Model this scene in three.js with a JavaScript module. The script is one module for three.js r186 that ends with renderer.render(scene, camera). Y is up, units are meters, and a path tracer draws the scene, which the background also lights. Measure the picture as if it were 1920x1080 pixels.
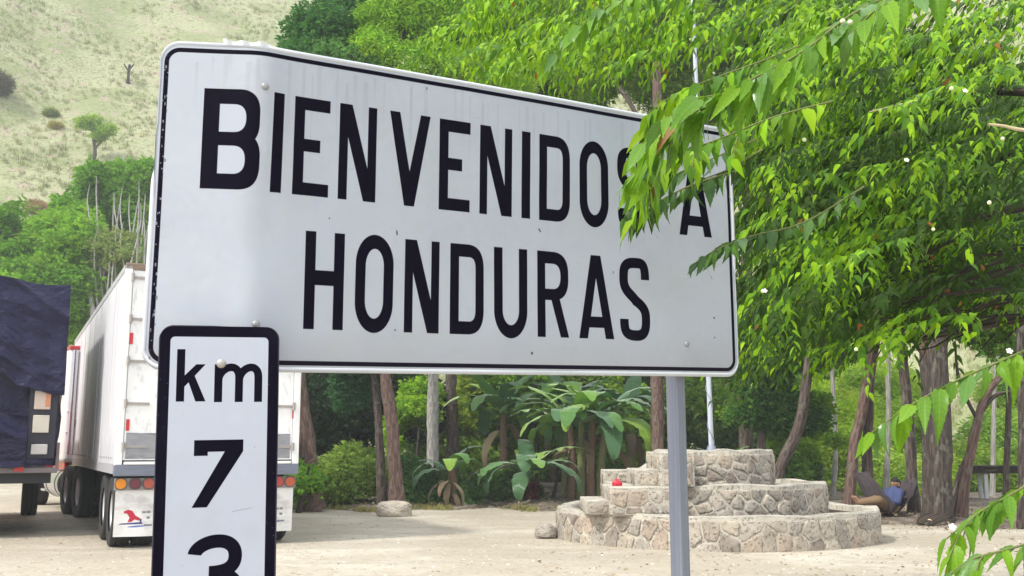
import * as THREE from 'three';
import { mergeGeometries } from 'three/addons/utils/BufferGeometryUtils.js';
import { RoundedBoxGeometry } from 'three/addons/geometries/RoundedBoxGeometry.js';
import { MarchingCubes } from 'three/addons/objects/MarchingCubes.js';

// ---------- camera, sky, sun, exposure ----------
const scene = new THREE.Scene();
const FOC = 1900, EYE = 1.4, PITCH = Math.atan(300 / FOC);
const camera = new THREE.PerspectiveCamera(2 * Math.atan(540 / FOC) * 180 / Math.PI, 16 / 9, 0.05, 900);
camera.position.set(0, EYE, 0);
camera.rotation.x = PITCH;
scene.add(camera);
const SUN = new THREE.Vector3(-0.52, 0.76, 0.38).normalize();
{
  const w = 256, h = 128, d = new Float32Array(w * h * 4);
  for (let y = 0; y < h; y++) for (let x = 0; x < w; x++) {
    const el = ((y + 0.5) / h - 0.5) * Math.PI, az = ((x + 0.5) / w - 0.5) * 2 * Math.PI;
    const v = new THREE.Vector3(Math.cos(az) * Math.cos(el), Math.sin(el), Math.sin(az) * Math.cos(el));
    const c = Math.max(0, v.dot(SUN)), up = Math.max(0, v.y);
    const L = 0.86 + 0.3 * up + 1.1 * Math.pow(c, 10) + 0.35 * Math.pow(c, 3), warm = Math.pow(c, 4);
    const i = (y * w + x) * 4;
    d[i] = L * (0.93 + 0.08 * warm); d[i + 1] = L * (0.985 + 0.01 * warm); d[i + 2] = L * (1.08 - 0.09 * warm); d[i + 3] = 1;
  }
  const sky = new THREE.DataTexture(d, w, h, THREE.RGBAFormat, THREE.FloatType);
  sky.mapping = THREE.EquirectangularReflectionMapping; sky.magFilter = THREE.LinearFilter; sky.minFilter = THREE.LinearFilter; sky.needsUpdate = true;
  scene.background = sky; scene.environment = sky;
}
const sun = new THREE.DirectionalLight(new THREE.Color(1, 0.95, 0.86), 3);
sun.position.copy(SUN).multiplyScalar(80).add(new THREE.Vector3(0, 0, -18)); sun.target.position.set(0, 0, -18);
sun.castShadow = true; sun.shadow.radius = 9; sun.shadow.mapSize.set(2048, 2048);
Object.assign(sun.shadow.camera, { left: -45, right: 45, top: 45, bottom: -45, near: 1, far: 220 });
scene.add(sun, sun.target);
scene.fog = new THREE.FogExp2(new THREE.Color(0.86, 0.9, 0.92), 0.0018);
const renderer = new THREE.WebGLRenderer({ antialias: true });
renderer.toneMapping = THREE.LinearToneMapping;
renderer.toneMappingExposure = 1.43;
renderer.shadowMap.enabled = true;

// ---------- helpers ----------
const V = (x, y, z) => new THREE.Vector3(x, y, z);
let rs = 1;
const seed = (n) => { rs = n * 2654435761 >>> 0; };
const rnd = () => { rs = (rs + 0x6d2b79f5) | 0; let t = Math.imul(rs ^ (rs >>> 15), 1 | rs); t = (t + Math.imul(t ^ (t >>> 7), 61 | t)) ^ t; return ((t ^ (t >>> 14)) >>> 0) / 4294967296; };
const rr = (a, b) => a + (b - a) * rnd();
const pick = (a) => a[Math.floor(rnd() * a.length)];
const clamp = (x, a = 0, b = 1) => Math.min(b, Math.max(a, x));
const sst = (a, b, x) => { const t = clamp((x - a) / (b - a)); return t * t * (3 - 2 * t); };
const lerp = (a, b, t) => a + (b - a) * t;
// a place seen at photograph pixel (px, py), d metres ahead
const CT = Math.cos(PITCH), ST = Math.sin(PITCH);
function at(px, py, d) {
  const x = (px - 960) / FOC, y = (540 - py) / FOC, z = CT - y * ST, k = d / z;
  return V(x * k, EYE + (y * CT + ST) * k, -d);
}
function gnd(px, py) { const x = (px - 960) / FOC, y = (540 - py) / FOC, k = -EYE / (y * CT + ST); return V(x * k, 0, -(CT - y * ST) * k); }
// tileable value noise
const hash = (x, y, s) => { let h = Math.imul(x, 374761393) + Math.imul(y, 668265263) + Math.imul(s, 974711); h = Math.imul(h ^ (h >>> 13), 1274126177); return ((h ^ (h >>> 16)) >>> 0) / 4294967296; };
function vn(u, v, p, s, q = p) {
  const x = u * p, y = v * q, xi = Math.floor(x), yi = Math.floor(y), fx = x - xi, fy = y - yi, a = fx * fx * (3 - 2 * fx), b = fy * fy * (3 - 2 * fy);
  const m = (n, k) => ((n % k) + k) % k, X0 = m(xi, p), X1 = m(xi + 1, p), Y0 = m(yi, q), Y1 = m(yi + 1, q);
  return lerp(lerp(hash(X0, Y0, s), hash(X1, Y0, s), a), lerp(hash(X0, Y1, s), hash(X1, Y1, s), a), b);
}
function fbm(u, v, p, s, oct = 4, q = p) { let r = 0, a = 0.5, n = 0; for (let i = 0; i < oct; i++) { r += a * vn(u, v, p << i, s + i, q << i); n += a; a *= 0.52; } return r / n; }
const n3 = (x, y, z) => { const f = Math.floor(z), t = z - f, s = t * t * (3 - 2 * t); return lerp(vn(x / 64, y / 64, 64, f + 100), vn(x / 64, y / 64, 64, f + 101), s); };
const toS = (c) => 255 * (c <= 0.0031308 ? 12.92 * c : 1.055 * Math.pow(c, 1 / 2.4) - 0.055);
function tex(w, h, f, data = false, rep) {
  const d = new Uint8Array(w * h * 4);
  for (let y = 0; y < h; y++) for (let x = 0; x < w; x++) {
    const c = f((x + 0.5) / w, (y + 0.5) / h), i = (y * w + x) * 4;
    for (let k = 0; k < 3; k++) d[i + k] = clamp(data ? (c.length ? c[k] : c) * 255 : toS(clamp(c[k])), 0, 255);
    d[i + 3] = 255;
  }
  const t = new THREE.DataTexture(d, w, h, THREE.RGBAFormat); t.magFilter = THREE.LinearFilter; t.minFilter = THREE.LinearMipmapLinearFilter; t.generateMipmaps = true;
  t.wrapS = t.wrapT = THREE.RepeatWrapping; if (!data) t.colorSpace = THREE.SRGBColorSpace; if (rep) t.repeat.set(...rep); t.needsUpdate = true; return t;
}
const mix3 = (a, b, t) => [lerp(a[0], b[0], t), lerp(a[1], b[1], t), lerp(a[2], b[2], t)];
const col = (r, g, b) => new THREE.Color().setRGB(r, g, b);
const M = (c, rough = 0.8, metal = 0, o = {}) => new THREE.MeshStandardMaterial({ color: Array.isArray(c) ? col(...c) : c, roughness: rough, metalness: metal, side: THREE.DoubleSide, ...o });
const used = {};
const numbered = (n) => { if (!(n in used)) { used[n] = 0; return n; } used[n]++; return n + '_' + String(used[n]).padStart(3, '0'); };
const shade = (m) => { m.castShadow = m.receiveShadow = true; return m; };
function tag(o, label, category, group) { o.userData.label = label; o.userData.category = category; if (group) o.userData.group = group; return o; }
function thing(name, label, category, pos = V(0, 0, 0), turn = 0, group) {
  const g = new THREE.Group(); g.name = numbered(name); g.position.copy(pos); g.rotation.y = turn; scene.add(g); return tag(g, label, category, group);
}
function mesh(name, geo, mat, parent, label) {
  const m = shade(new THREE.Mesh(Array.isArray(geo) ? merge(geo) : geo, mat)); m.name = parent ? name : numbered(name);
  (parent || scene).add(m); if (label) m.userData.label = label; return m;
}
function struct(name, geo, mat) { const m = mesh(name, geo, mat); m.userData.kind = 'structure'; return m; }
function merge(list) {
  return mergeGeometries(list.map((g) => { g = g.index ? g.toNonIndexed() : g; for (const k of Object.keys(g.attributes)) if (!['position', 'normal', 'uv'].includes(k)) g.deleteAttribute(k); if (!g.attributes.uv) g.setAttribute('uv', new THREE.BufferAttribute(new Float32Array(g.attributes.position.count * 2), 2)); return g; }));
}
function bx(w, h, d, x = 0, y = 0, z = 0, r = 0) {
  const g = r > 0 ? new RoundedBoxGeometry(w, h, d, 2, Math.min(r, w / 2.01, h / 2.01, d / 2.01)) : new THREE.BoxGeometry(w, h, d); g.translate(x, y, z); return g;
}
function cyl(r, h, x, y, z, axis = 'y', seg = 20, r2 = r) { const g = new THREE.CylinderGeometry(r2, r, h, seg); if (axis === 'x') g.rotateZ(Math.PI / 2); if (axis === 'z') g.rotateX(Math.PI / 2); g.translate(x, y, z); return g; }
function tube(pts, r0, r1, seg = 20, rad = 8, wob = 0, sd = 1) {
  const c = new THREE.CatmullRomCurve3(pts), fr = c.computeFrenetFrames(seg), P = [], N = [], U = [], I = [], L = c.getLength();
  for (let i = 0; i <= seg; i++) {
    const t = i / seg, p = c.getPoint(t), r = typeof r0 === 'function' ? r0(t) : lerp(r0, r1, t);
    for (let j = 0; j <= rad; j++) {
      const a = j / rad * 2 * Math.PI, n = fr.normals[i].clone().multiplyScalar(Math.cos(a)).addScaledVector(fr.binormals[i], Math.sin(a));
      const w = 1 + wob * (n3(Math.cos(a) * 2 + 20 + sd, Math.sin(a) * 2 + 20, t * L * 2.5 + sd) - 0.5) * 2;
      const q = p.clone().addScaledVector(n, r * w); P.push(q.x, q.y, q.z); N.push(n.x, n.y, n.z); U.push(j / rad * Math.max(1, Math.round(r * 6.3 * 2)), t * L);
    }
  }
  for (let i = 0; i < seg; i++) for (let j = 0; j < rad; j++) { const a = i * (rad + 1) + j, b = a + rad + 1; I.push(a, a + 1, b, b, a + 1, b + 1); }
  const g = new THREE.BufferGeometry(); g.setAttribute('position', new THREE.Float32BufferAttribute(P, 3)); g.setAttribute('normal', new THREE.Float32BufferAttribute(N, 3)); g.setAttribute('uv', new THREE.Float32BufferAttribute(U, 2)); g.setIndex(I); return g;
}
function sheet(nu, nv, f, uvf) {
  const P = [], U = [], I = [];
  for (let j = 0; j <= nv; j++) for (let i = 0; i <= nu; i++) { const p = f(i / nu, j / nv); P.push(p.x, p.y, p.z); const q = uvf ? uvf(i / nu, j / nv) : [i / nu, j / nv]; U.push(...q); }
  for (let j = 0; j < nv; j++) for (let i = 0; i < nu; i++) { const a = j * (nu + 1) + i, b = a + nu + 1; I.push(a, a + 1, b, b, a + 1, b + 1); }
  const g = new THREE.BufferGeometry(); g.setAttribute('position', new THREE.Float32BufferAttribute(P, 3)); g.setAttribute('uv', new THREE.Float32BufferAttribute(U, 2)); g.setIndex(I); g.computeVertexNormals(); return g;
}

// ---------- materials ----------
const grit = tex(512, 512, (u, v) => fbm(u, v, 24, 5, 4), true);
const dirtMap = tex(1024, 1024, (u, v) => {
  const a = fbm(u, v, 5, 1, 5), b = fbm(u, v, 60, 9, 3), st = vn(u, v, 220, 31), ru = fbm(u, v, 2, 17, 4, 14);
  let c = mix3([0.415, 0.365, 0.285], [0.525, 0.48, 0.395], sst(0.3, 0.7, a)); c = mix3(c, [0.34, 0.28, 0.20], 0.5 * sst(0.58, 0.75, b)); c = mix3(c, [0.33, 0.285, 0.22], 0.45 * sst(0.52, 0.66, ru));
  return mix3(c, [0.62, 0.60, 0.54], st > 0.92 ? 0.4 : 0);
});
const dirtBump = tex(1024, 1024, (u, v) => 0.5 * fbm(u, v, 20, 3, 5) + 0.5 * fbm(u, v, 130, 13, 2), true);
const hillMap = tex(1024, 1024, (u, v) => {
  const a = fbm(u, v, 6, 41, 5), b = fbm(u, v, 26, 45, 4), c2 = fbm(u, v, 110, 47, 2);
  let c = mix3([0.29, 0.32, 0.15], [0.4, 0.405, 0.235], sst(0.32, 0.68, a)); c = mix3(c, [0.43, 0.34, 0.27], 0.75 * sst(0.6, 0.74, b)); c = mix3(c, [0.22, 0.26, 0.1], 0.7 * sst(0.58, 0.7, c2));
  return c;
});
const barkF = (A, B) => (u, v) => { const r = fbm(u, v, 22, 61, 3, 5), l = fbm(u, v, 6, 66, 4); let c = mix3(A, B, sst(0.3, 0.7, r)); return mix3(c, [0.26, 0.26, 0.21], 0.35 * sst(0.55, 0.75, l)); };
const barkBump = tex(256, 256, (u, v) => fbm(u, v, 20, 61, 4, 5), true);
const bark = (A, B) => M([1, 1, 1], 0.92, 0, { map: tex(256, 256, barkF(A, B)), bumpMap: barkBump, bumpScale: 0.02 });
const barkBrown = bark([0.06, 0.044, 0.036], [0.135, 0.102, 0.085]), barkRed = bark([0.1, 0.06, 0.048], [0.2, 0.13, 0.105]), barkPale = bark([0.3, 0.28, 0.26], [0.5, 0.48, 0.45]), barkDark = bark([0.03, 0.024, 0.02], [0.085, 0.065, 0.052]);
const stoneMap = tex(512, 512, (u, v) => { const a = fbm(u, v, 6, 71, 5), b = fbm(u, v, 40, 75, 3); const g = 0.62 + 0.5 * a - 0.45 * sst(0.55, 0.75, b); return [g, g * 0.99, g * 0.96]; });
const stoneMats = [[0.49, 0.435, 0.36], [0.45, 0.395, 0.33], [0.36, 0.315, 0.275], [0.54, 0.48, 0.4], [0.4, 0.365, 0.32], [0.47, 0.39, 0.32], [0.31, 0.26, 0.225], [0.5, 0.45, 0.39], [0.46, 0.42, 0.37]].map((c) => M(c, 0.9, 0, { map: stoneMap, bumpMap: grit, bumpScale: 0.012 }));
const mortarMat = M([0.56, 0.525, 0.455], 0.95, 0, { map: stoneMap, bumpMap: grit, bumpScale: 0.01 });
const galvMap = tex(256, 256, (u, v) => { const a = fbm(u, v, 10, 81, 3), b = fbm(u, v, 3, 84, 3); const g = 0.78 + 0.25 * (a - 0.5) - 0.25 * sst(0.6, 0.8, b); return [g, g * 1.01, g * 1.05]; });
const galv = M([0.31, 0.33, 0.39], 0.55, 0.35, { map: galvMap });
const boltMat = M([0.36, 0.36, 0.36], 0.5, 0.6);
const blackRub = M([0.028, 0.027, 0.028], 0.85, 0, { bumpMap: grit, bumpScale: 0.004 });
const darkMetal = M([0.035, 0.035, 0.04], 0.6, 0.2);

// leaf materials: instanced foliage takes its colour from each copy
const leafMat = (c, o = {}) => new THREE.MeshPhysicalMaterial({ color: col(...c), roughness: 0.92, transmission: 0.42, thickness: 0, side: THREE.DoubleSide, clearcoat: 0.22, clearcoatRoughness: 0.38, ...o });
const foliageMat = leafMat([1, 1, 1], { clearcoat: 0.04, specularIntensity: 0.35 });
const grassMat = M([1, 1, 1], 0.95);
const leafVein = tex(256, 128, (u, v) => { const y = Math.abs(v - 0.5) * 2, k = Math.abs(((u * 9 - y * 1.4) % 1 + 1) % 1 - 0.5) * 2; const r = y < 0.05 ? 1.3 : k > 0.86 ? 1.14 : 0.96; const n = 0.9 + 0.2 * fbm(u, v, 8, 91, 3); return [0.78 * r * n, 0.78 * r * n, 0.72 * r * n]; });
const nearLeafMats = [[0.19, 0.42, 0.012], [0.25, 0.5, 0.014], [0.11, 0.27, 0.025], [0.18, 0.4, 0.025], [0.07, 0.18, 0.03]].map((c, i) => leafMat(c, { map: leafVein, clearcoat: [0.2, 0.2, 1, 0.4, 0.7][i], clearcoatRoughness: i === 2 ? 0.22 : 0.32, specularIntensity: 0.4, transmission: i === 2 ? 0.3 : 0.5 }));
const deadLeafMat = leafMat([0.3, 0.12, 0.03], { map: leafVein, transmission: 0.25 });

// leaf: axis +x, upper face +y, unit length
function leafGeo(n, width, droop, fold, serr, sd) {
  seed(900 + sd);
  const P = [], U = [], I = [], tw = rr(-0.3, 0.3);
  for (let i = 0; i <= n; i++) {
    const t = i / n, w = width * 0.5 * 1.12 * Math.pow(Math.sin(Math.PI * Math.pow(t, 0.62)), 0.95) * (1 - 0.38 * t) * (i % 2 ? 1 : 1 - serr) + 0.003;
    const x = t * (1 - droop * 0.25 * t), y = -droop * t * t * 0.6, a = tw * t;
    for (const s of [-1, 0, 1]) { const yy = Math.abs(s) * fold * w, zz = s * w; P.push(x - Math.abs(s) * 0.015, y + yy * Math.cos(a) - zz * Math.sin(a) * 0.6, zz * Math.cos(a)); U.push(t, 0.5 + s * 0.5 * w / (width * 0.5)); }
  }
  for (let i = 0; i < n; i++) for (const k of [0, 1]) { const a = i * 3 + k, b = a + 3; I.push(a, a + 1, b, b, a + 1, b + 1); }
  const g = new THREE.BufferGeometry(); g.setAttribute('position', new THREE.Float32BufferAttribute(P, 3)); g.setAttribute('uv', new THREE.Float32BufferAttribute(U, 2)); g.setIndex(I); g.computeVertexNormals(); return g;
}
const nearLeaves = [leafGeo(14, 0.37, 0.35, 0.3, 0.15, 1), leafGeo(14, 0.33, 0.55, 0.25, 0.16, 2), leafGeo(14, 0.4, 0.2, 0.38, 0.14, 3), leafGeo(14, 0.35, 0.75, 0.2, 0.15, 4), leafGeo(14, 0.31, 0.1, 0.55, 0.15, 5), leafGeo(14, 0.36, -0.25, 0.2, 0.15, 16), leafGeo(14, 0.28, 1.0, 0.5, 0.12, 17), leafGeo(14, 0.42, 0.5, 0.12, 0.16, 18)];
const midLeaf = leafGeo(4, 0.36, 0.4, 0.3, 0, 7);
function clump(n, len, wid, sd, flat = 0.7) {  // a sprig of n small leaves within a unit radius
  seed(sd); const P = [], N = [];
  for (let i = 0; i < n; i++) {
    const c = V(rr(-1, 1), rr(-1, 1) * flat, rr(-1, 1)).multiplyScalar(0.75), d = V(c.x + rr(-0.7, 0.7), rr(-0.8, 0.25), c.z + rr(-0.7, 0.7)).normalize();
    const s = V(rr(-1, 1), rr(-0.3, 0.3), rr(-1, 1)).cross(d).normalize(), n0 = s.clone().cross(d).normalize(), l = len * rr(0.7, 1.25), w = wid * rr(0.75, 1.2);
    const a = c, b = c.clone().addScaledVector(d, l), m = c.clone().addScaledVector(d, l * 0.42), e = m.clone().addScaledVector(s, w / 2).addScaledVector(n0, w * 0.14), f = m.clone().addScaledVector(s, -w / 2).addScaledVector(n0, w * 0.14);
    for (const tri of [[a, e, b], [a, b, f]]) { const nn = tri[1].clone().sub(tri[0]).cross(tri[2].clone().sub(tri[0])).normalize(); for (const q of tri) { P.push(q.x, q.y, q.z); N.push(nn.x, nn.y, nn.z); } }
  }
  const g = new THREE.BufferGeometry(); g.setAttribute('position', new THREE.Float32BufferAttribute(P, 3)); g.setAttribute('normal', new THREE.Float32BufferAttribute(N, 3)); return g;
}
const clumpBroad = clump(12, 0.62, 0.34, 11), clumpFine = clump(26, 0.42, 0.13, 12, 0.45), clumpNarrow = clump(16, 0.7, 0.2, 13);
function blades(n, sd) { seed(sd); const P = []; for (let i = 0; i < n; i++) { const a = rr(0, 6.28), x = rr(-0.5, 0.5), z = rr(-0.5, 0.5), h = rr(0.5, 1), l = rr(0.1, 0.5); P.push(x - 0.06 * Math.sin(a), 0, z + 0.06 * Math.cos(a), x + 0.06 * Math.sin(a), 0, z - 0.06 * Math.cos(a), x + l * Math.cos(a), h, z + l * Math.sin(a)); } const g = new THREE.BufferGeometry(); g.setAttribute('position', new THREE.Float32BufferAttribute(P, 3)); g.computeVertexNormals(); return g; }
const tuft = blades(12, 14);
function instances(name, geo, mat, list, parent) {  // list of { m: Matrix4, c: Color }
  const im = shade(new THREE.InstancedMesh(geo, mat, list.length)); im.name = parent ? name : numbered(name);
  list.forEach((e, i) => { im.setMatrixAt(i, e.m); im.setColorAt(i, e.c); }); (parent || scene).add(im); return im;
}
const _q = new THREE.Quaternion(), _b = new THREE.Matrix4();
function orient(p, dir, up, s) { const x = dir.clone().normalize(), z = x.clone().cross(up).normalize(), y = z.clone().cross(x); return _b.clone().makeBasis(x, y, z).scale(V(s, s, s)).setPosition(p); }
function spin(p, s, tilt = 0.5) { _q.setFromEuler(new THREE.Euler(rr(-tilt, tilt), rr(0, 6.28), rr(-tilt, tilt))); return new THREE.Matrix4().compose(p, _q, typeof s === 'number' ? V(s, s * rr(0.8, 1.15), s) : s); }
function jitter(c, k = 0.25, yel = 0.2) { const a = 1 + rr(-k, k), b = rr(0, yel); return col(c[0] * a * (1 + b * 1.2), c[1] * a * (1 + b * 0.35), c[2] * a * (1 - b * 0.4)); }
function crown(blobs, n, size, c, opt = {}) {
  const out = [], vol = blobs.map((b) => b[1] * b[1]), tot = vol.reduce((a, b) => a + b, 0), fq = opt.freq || 1.1, gap = opt.gap ?? 0.42;
  let guard = 0;
  while (out.length < n && guard++ < n * 6) {
    let k = rnd() * tot, i = 0; while ((k -= vol[i]) > 0 && i < blobs.length - 1) i++;
    const [p, r, fl = 0.8] = blobs[i], u = rr(-1, 1), a = rr(0, 6.283), s = Math.sqrt(1 - u * u), q = r * Math.pow(rnd(), 0.4);
    const d = V(s * Math.cos(a), u, s * Math.sin(a)), w = V(p.x + d.x * q, p.y + d.y * q * fl, p.z + d.z * q);
    if (w.y < (opt.floor ?? 0.1)) continue;
    if (n3(w.x * fq + 30, w.y * fq + 30, w.z * fq + 300) < gap) continue;
    const e = jitter(n3(w.x * 0.5 + 9, w.y * 0.5 + 50, w.z * 0.5 + 200) > 0.55 && opt.c2 ? opt.c2 : c, opt.vary ?? 0.28, opt.yel ?? 0.3).multiplyScalar(1.85); e.b *= 0.6;
    out.push({ m: spin(w, size * rr(0.7, 1.25), 0.6), c: e });
  }
  return out;
}

// ---------- ground and hillside ----------
{
  const g = sheet(120, 120, (u, v) => { const x = lerp(-160, 160, u), z = lerp(30, -290, v); return V(x, 0, z); }, (u, v) => [u * 320 / 7, v * 320 / 7]);
  struct('ground', g, M([1, 1, 1], 0.97, 0, { map: dirtMap, bumpMap: dirtBump, bumpScale: 0.03 }));
}
const hillH = (x, z) => { const d = Math.hypot(x, z), s = d - 58 + 10 * (n3(x * 0.03 + 40, z * 0.03 + 40, 3) - 0.5) - 3 * sst(-10, -30, x); return s <= 0 ? -0.6 + s * 0.1 : -0.6 + 0.86 * s + 2.6 * (n3(x * 0.09 + 70, z * 0.09 + 70, 7) - 0.5) * sst(0, 12, s) + 0.8 * (n3(x * 0.3 + 70, z * 0.3 + 70, 11) - 0.5) * sst(0, 12, s); };
{
  const g = sheet(230, 150, (u, v) => { const a = lerp(-0.95, 0.95, u), d = 44 + 250 * v * v; const x = Math.sin(a) * d, z = -Math.cos(a) * d; return V(x, hillH(x, z), z); }, (u, v) => [lerp(-0.95, 0.95, u) * 100 / 24, (44 + 250 * v * v) * 1.3 / 24]);
  struct('hillside', g, M([1, 1, 1], 0.97, 0, { map: hillMap, bumpMap: dirtBump, bumpScale: 0.2 }));
  seed(21); const L = [];
  for (let i = 0; i < 42000; i++) {
    const a = rr(-0.56, 0.56), d = 56 + 120 * Math.pow(rnd(), 1.5), x = Math.sin(a) * d, z = -Math.cos(a) * d, k = n3(x * 0.25 + 30, z * 0.25 + 90, 5);
    if (k < 0.36) continue;
    const s = rr(0.25, 0.6) * (0.6 + k * 0.7); L.push({ m: spin(V(x, hillH(x, z) - 0.05, z), s, 0.25), c: jitter(k > 0.55 ? [0.28, 0.325, 0.14] : [0.36, 0.37, 0.2], 0.14, 0.15) });
  }
  const o = instances('hillside_grass', tuft, grassMat, L); o.userData.kind = 'stuff'; tag(o, 'dry pale green grass tufts covering the hillside', 'grass');
}
// shaded bank of trodden leaf mould along the trees
{
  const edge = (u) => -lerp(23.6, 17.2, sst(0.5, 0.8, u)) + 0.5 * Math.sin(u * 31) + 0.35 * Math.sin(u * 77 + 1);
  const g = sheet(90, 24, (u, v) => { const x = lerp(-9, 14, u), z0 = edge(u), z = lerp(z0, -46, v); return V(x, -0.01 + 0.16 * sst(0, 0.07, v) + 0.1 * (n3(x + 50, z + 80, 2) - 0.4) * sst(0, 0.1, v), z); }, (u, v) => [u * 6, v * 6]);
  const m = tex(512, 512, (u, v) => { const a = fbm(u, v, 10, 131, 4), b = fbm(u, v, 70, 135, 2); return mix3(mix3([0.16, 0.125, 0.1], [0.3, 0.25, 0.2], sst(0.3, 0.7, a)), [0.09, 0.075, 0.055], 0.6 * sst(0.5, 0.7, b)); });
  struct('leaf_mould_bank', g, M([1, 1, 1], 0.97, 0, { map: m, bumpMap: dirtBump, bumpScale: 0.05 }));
  seed(22); const L = [], G = [];
  for (let i = 0; i < 5200; i++) { const u = rnd(), x = lerp(-8.5, 13, u), z = edge(u) - 8 * Math.pow(rnd(), 1.6) + rr(-0.5, 0.3); L.push({ m: spin(V(x, rr(0.0, 0.04) + 0.15 * sst(edge(u), edge(u) - 1.5, z), z), rr(0.05, 0.12), 0.7), c: jitter(pick([[0.22, 0.14, 0.08], [0.3, 0.22, 0.13], [0.15, 0.1, 0.07], [0.34, 0.29, 0.2]]), 0.3, 0.1) }); }
  for (let i = 0; i < 1500; i++) { const u = rr(0, 0.52), x = lerp(-8.5, 13, u), z = edge(u) + rr(-1.2, 0.35), k = n3(x * 1.2 + 9, z + 60, 4); if (k < 0.52) continue; G.push({ m: spin(V(x, 0.02, z), rr(0.05, 0.14), 0.3), c: jitter([0.17, 0.2, 0.07], 0.3, 0.5) }); }
  let o = instances('fallen_leaves', midLeaf, M([1, 1, 1], 0.9), L); o.userData.kind = 'stuff'; tag(o, 'brown fallen leaves scattered below the trees', 'leaf litter');
  o = instances('verge_grass', tuft, grassMat, G); o.userData.kind = 'stuff'; tag(o, 'short yellowish grass along the edge of the dirt yard', 'grass');
}
{
  seed(23); const L = [], peb = new THREE.DodecahedronGeometry(1, 0);
  for (let i = 0; i < 1700; i++) { const z = -10 - 13 * Math.pow(rnd(), 1.3), x = rr(-0.62, 0.62) * -z; L.push({ m: spin(V(x, 0, z), V(rr(0.008, 0.03), rr(0.005, 0.016), rr(0.008, 0.03)), 0.4), c: jitter(pick([[0.47, 0.44, 0.37], [0.36, 0.32, 0.27], [0.54, 0.52, 0.47]]), 0.2, 0.05) }); }
  let o = instances('gravel', peb, M([1, 1, 1], 0.95), L); o.userData.kind = 'stuff'; tag(o, 'small pebbles scattered over the pale dirt yard', 'gravel');
  const D = []; for (let i = 0; i < 900; i++) { const z = -10.5 - 9 * rnd(), x = lerp(0.02, 0.6, Math.pow(rnd(), 0.8)) * -z; D.push({ m: spin(V(x, 0.012, z), rr(0.04, 0.1), 0.35), c: jitter(pick([[0.33, 0.26, 0.15], [0.24, 0.17, 0.1], [0.5, 0.44, 0.3]]), 0.3, 0.1) }); }
  o = instances('dry_leaves', midLeaf, M([1, 1, 1], 0.9), D); o.userData.kind = 'stuff'; tag(o, 'dry leaves strewn on the dirt yard before the stone platform', 'leaf litter');
}

// ---------- welcome sign ----------
const FL = 0.27, SW = 1.767, SH = 0.9;                 // folded left flap, main face width, height
const P0 = V(-0.7045, 1.6066, -2.6896), WD = V(0.8542, 0.0285, -0.5192).normalize(), FD = V(-0.9965, 0.016, 0.06).normalize();
const NM = V(0.5192, 0, 0.8542).normalize();
function panel(u, v, off = 0) {                        // u from -FL to SW, v from 0 to SH
  const k = 0.035, p = P0.clone().addScaledVector(V(0, 1, 0), v), nf = V(0.055, 0, 1).normalize();
  const sm = (x) => x > k ? x : x < -k ? 0 : (x + k) * (x + k) / (4 * k);
  p.addScaledVector(WD, sm(u)).addScaledVector(FD, sm(-u)); const t = sst(-k, k, u);
  const dent = 0.006 * Math.exp(-Math.pow((u - 0.02) / 0.06, 2)) * Math.sin(v * 9 + 1) + 0.007 * (n3(u * 2.2 + 20, v * 2.2 + 20, 4) - 0.5) + 0.0016 * (n3(u * 9 + 20, v * 9 + 20, 6) - 0.5);
  return p.addScaledVector(nf.lerp(NM, t).normalize(), off + dent);
}
function roundBox(x0, y0, x1, y1, r, ctx) { ctx.beginPath(); ctx.moveTo(x0 + r, y0); ctx.arcTo(x1, y0, x1, y1, r); ctx.arcTo(x1, y1, x0, y1, r); ctx.arcTo(x0, y1, x0, y0, r); ctx.arcTo(x0, y0, x1, y0, r); ctx.closePath(); }
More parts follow.
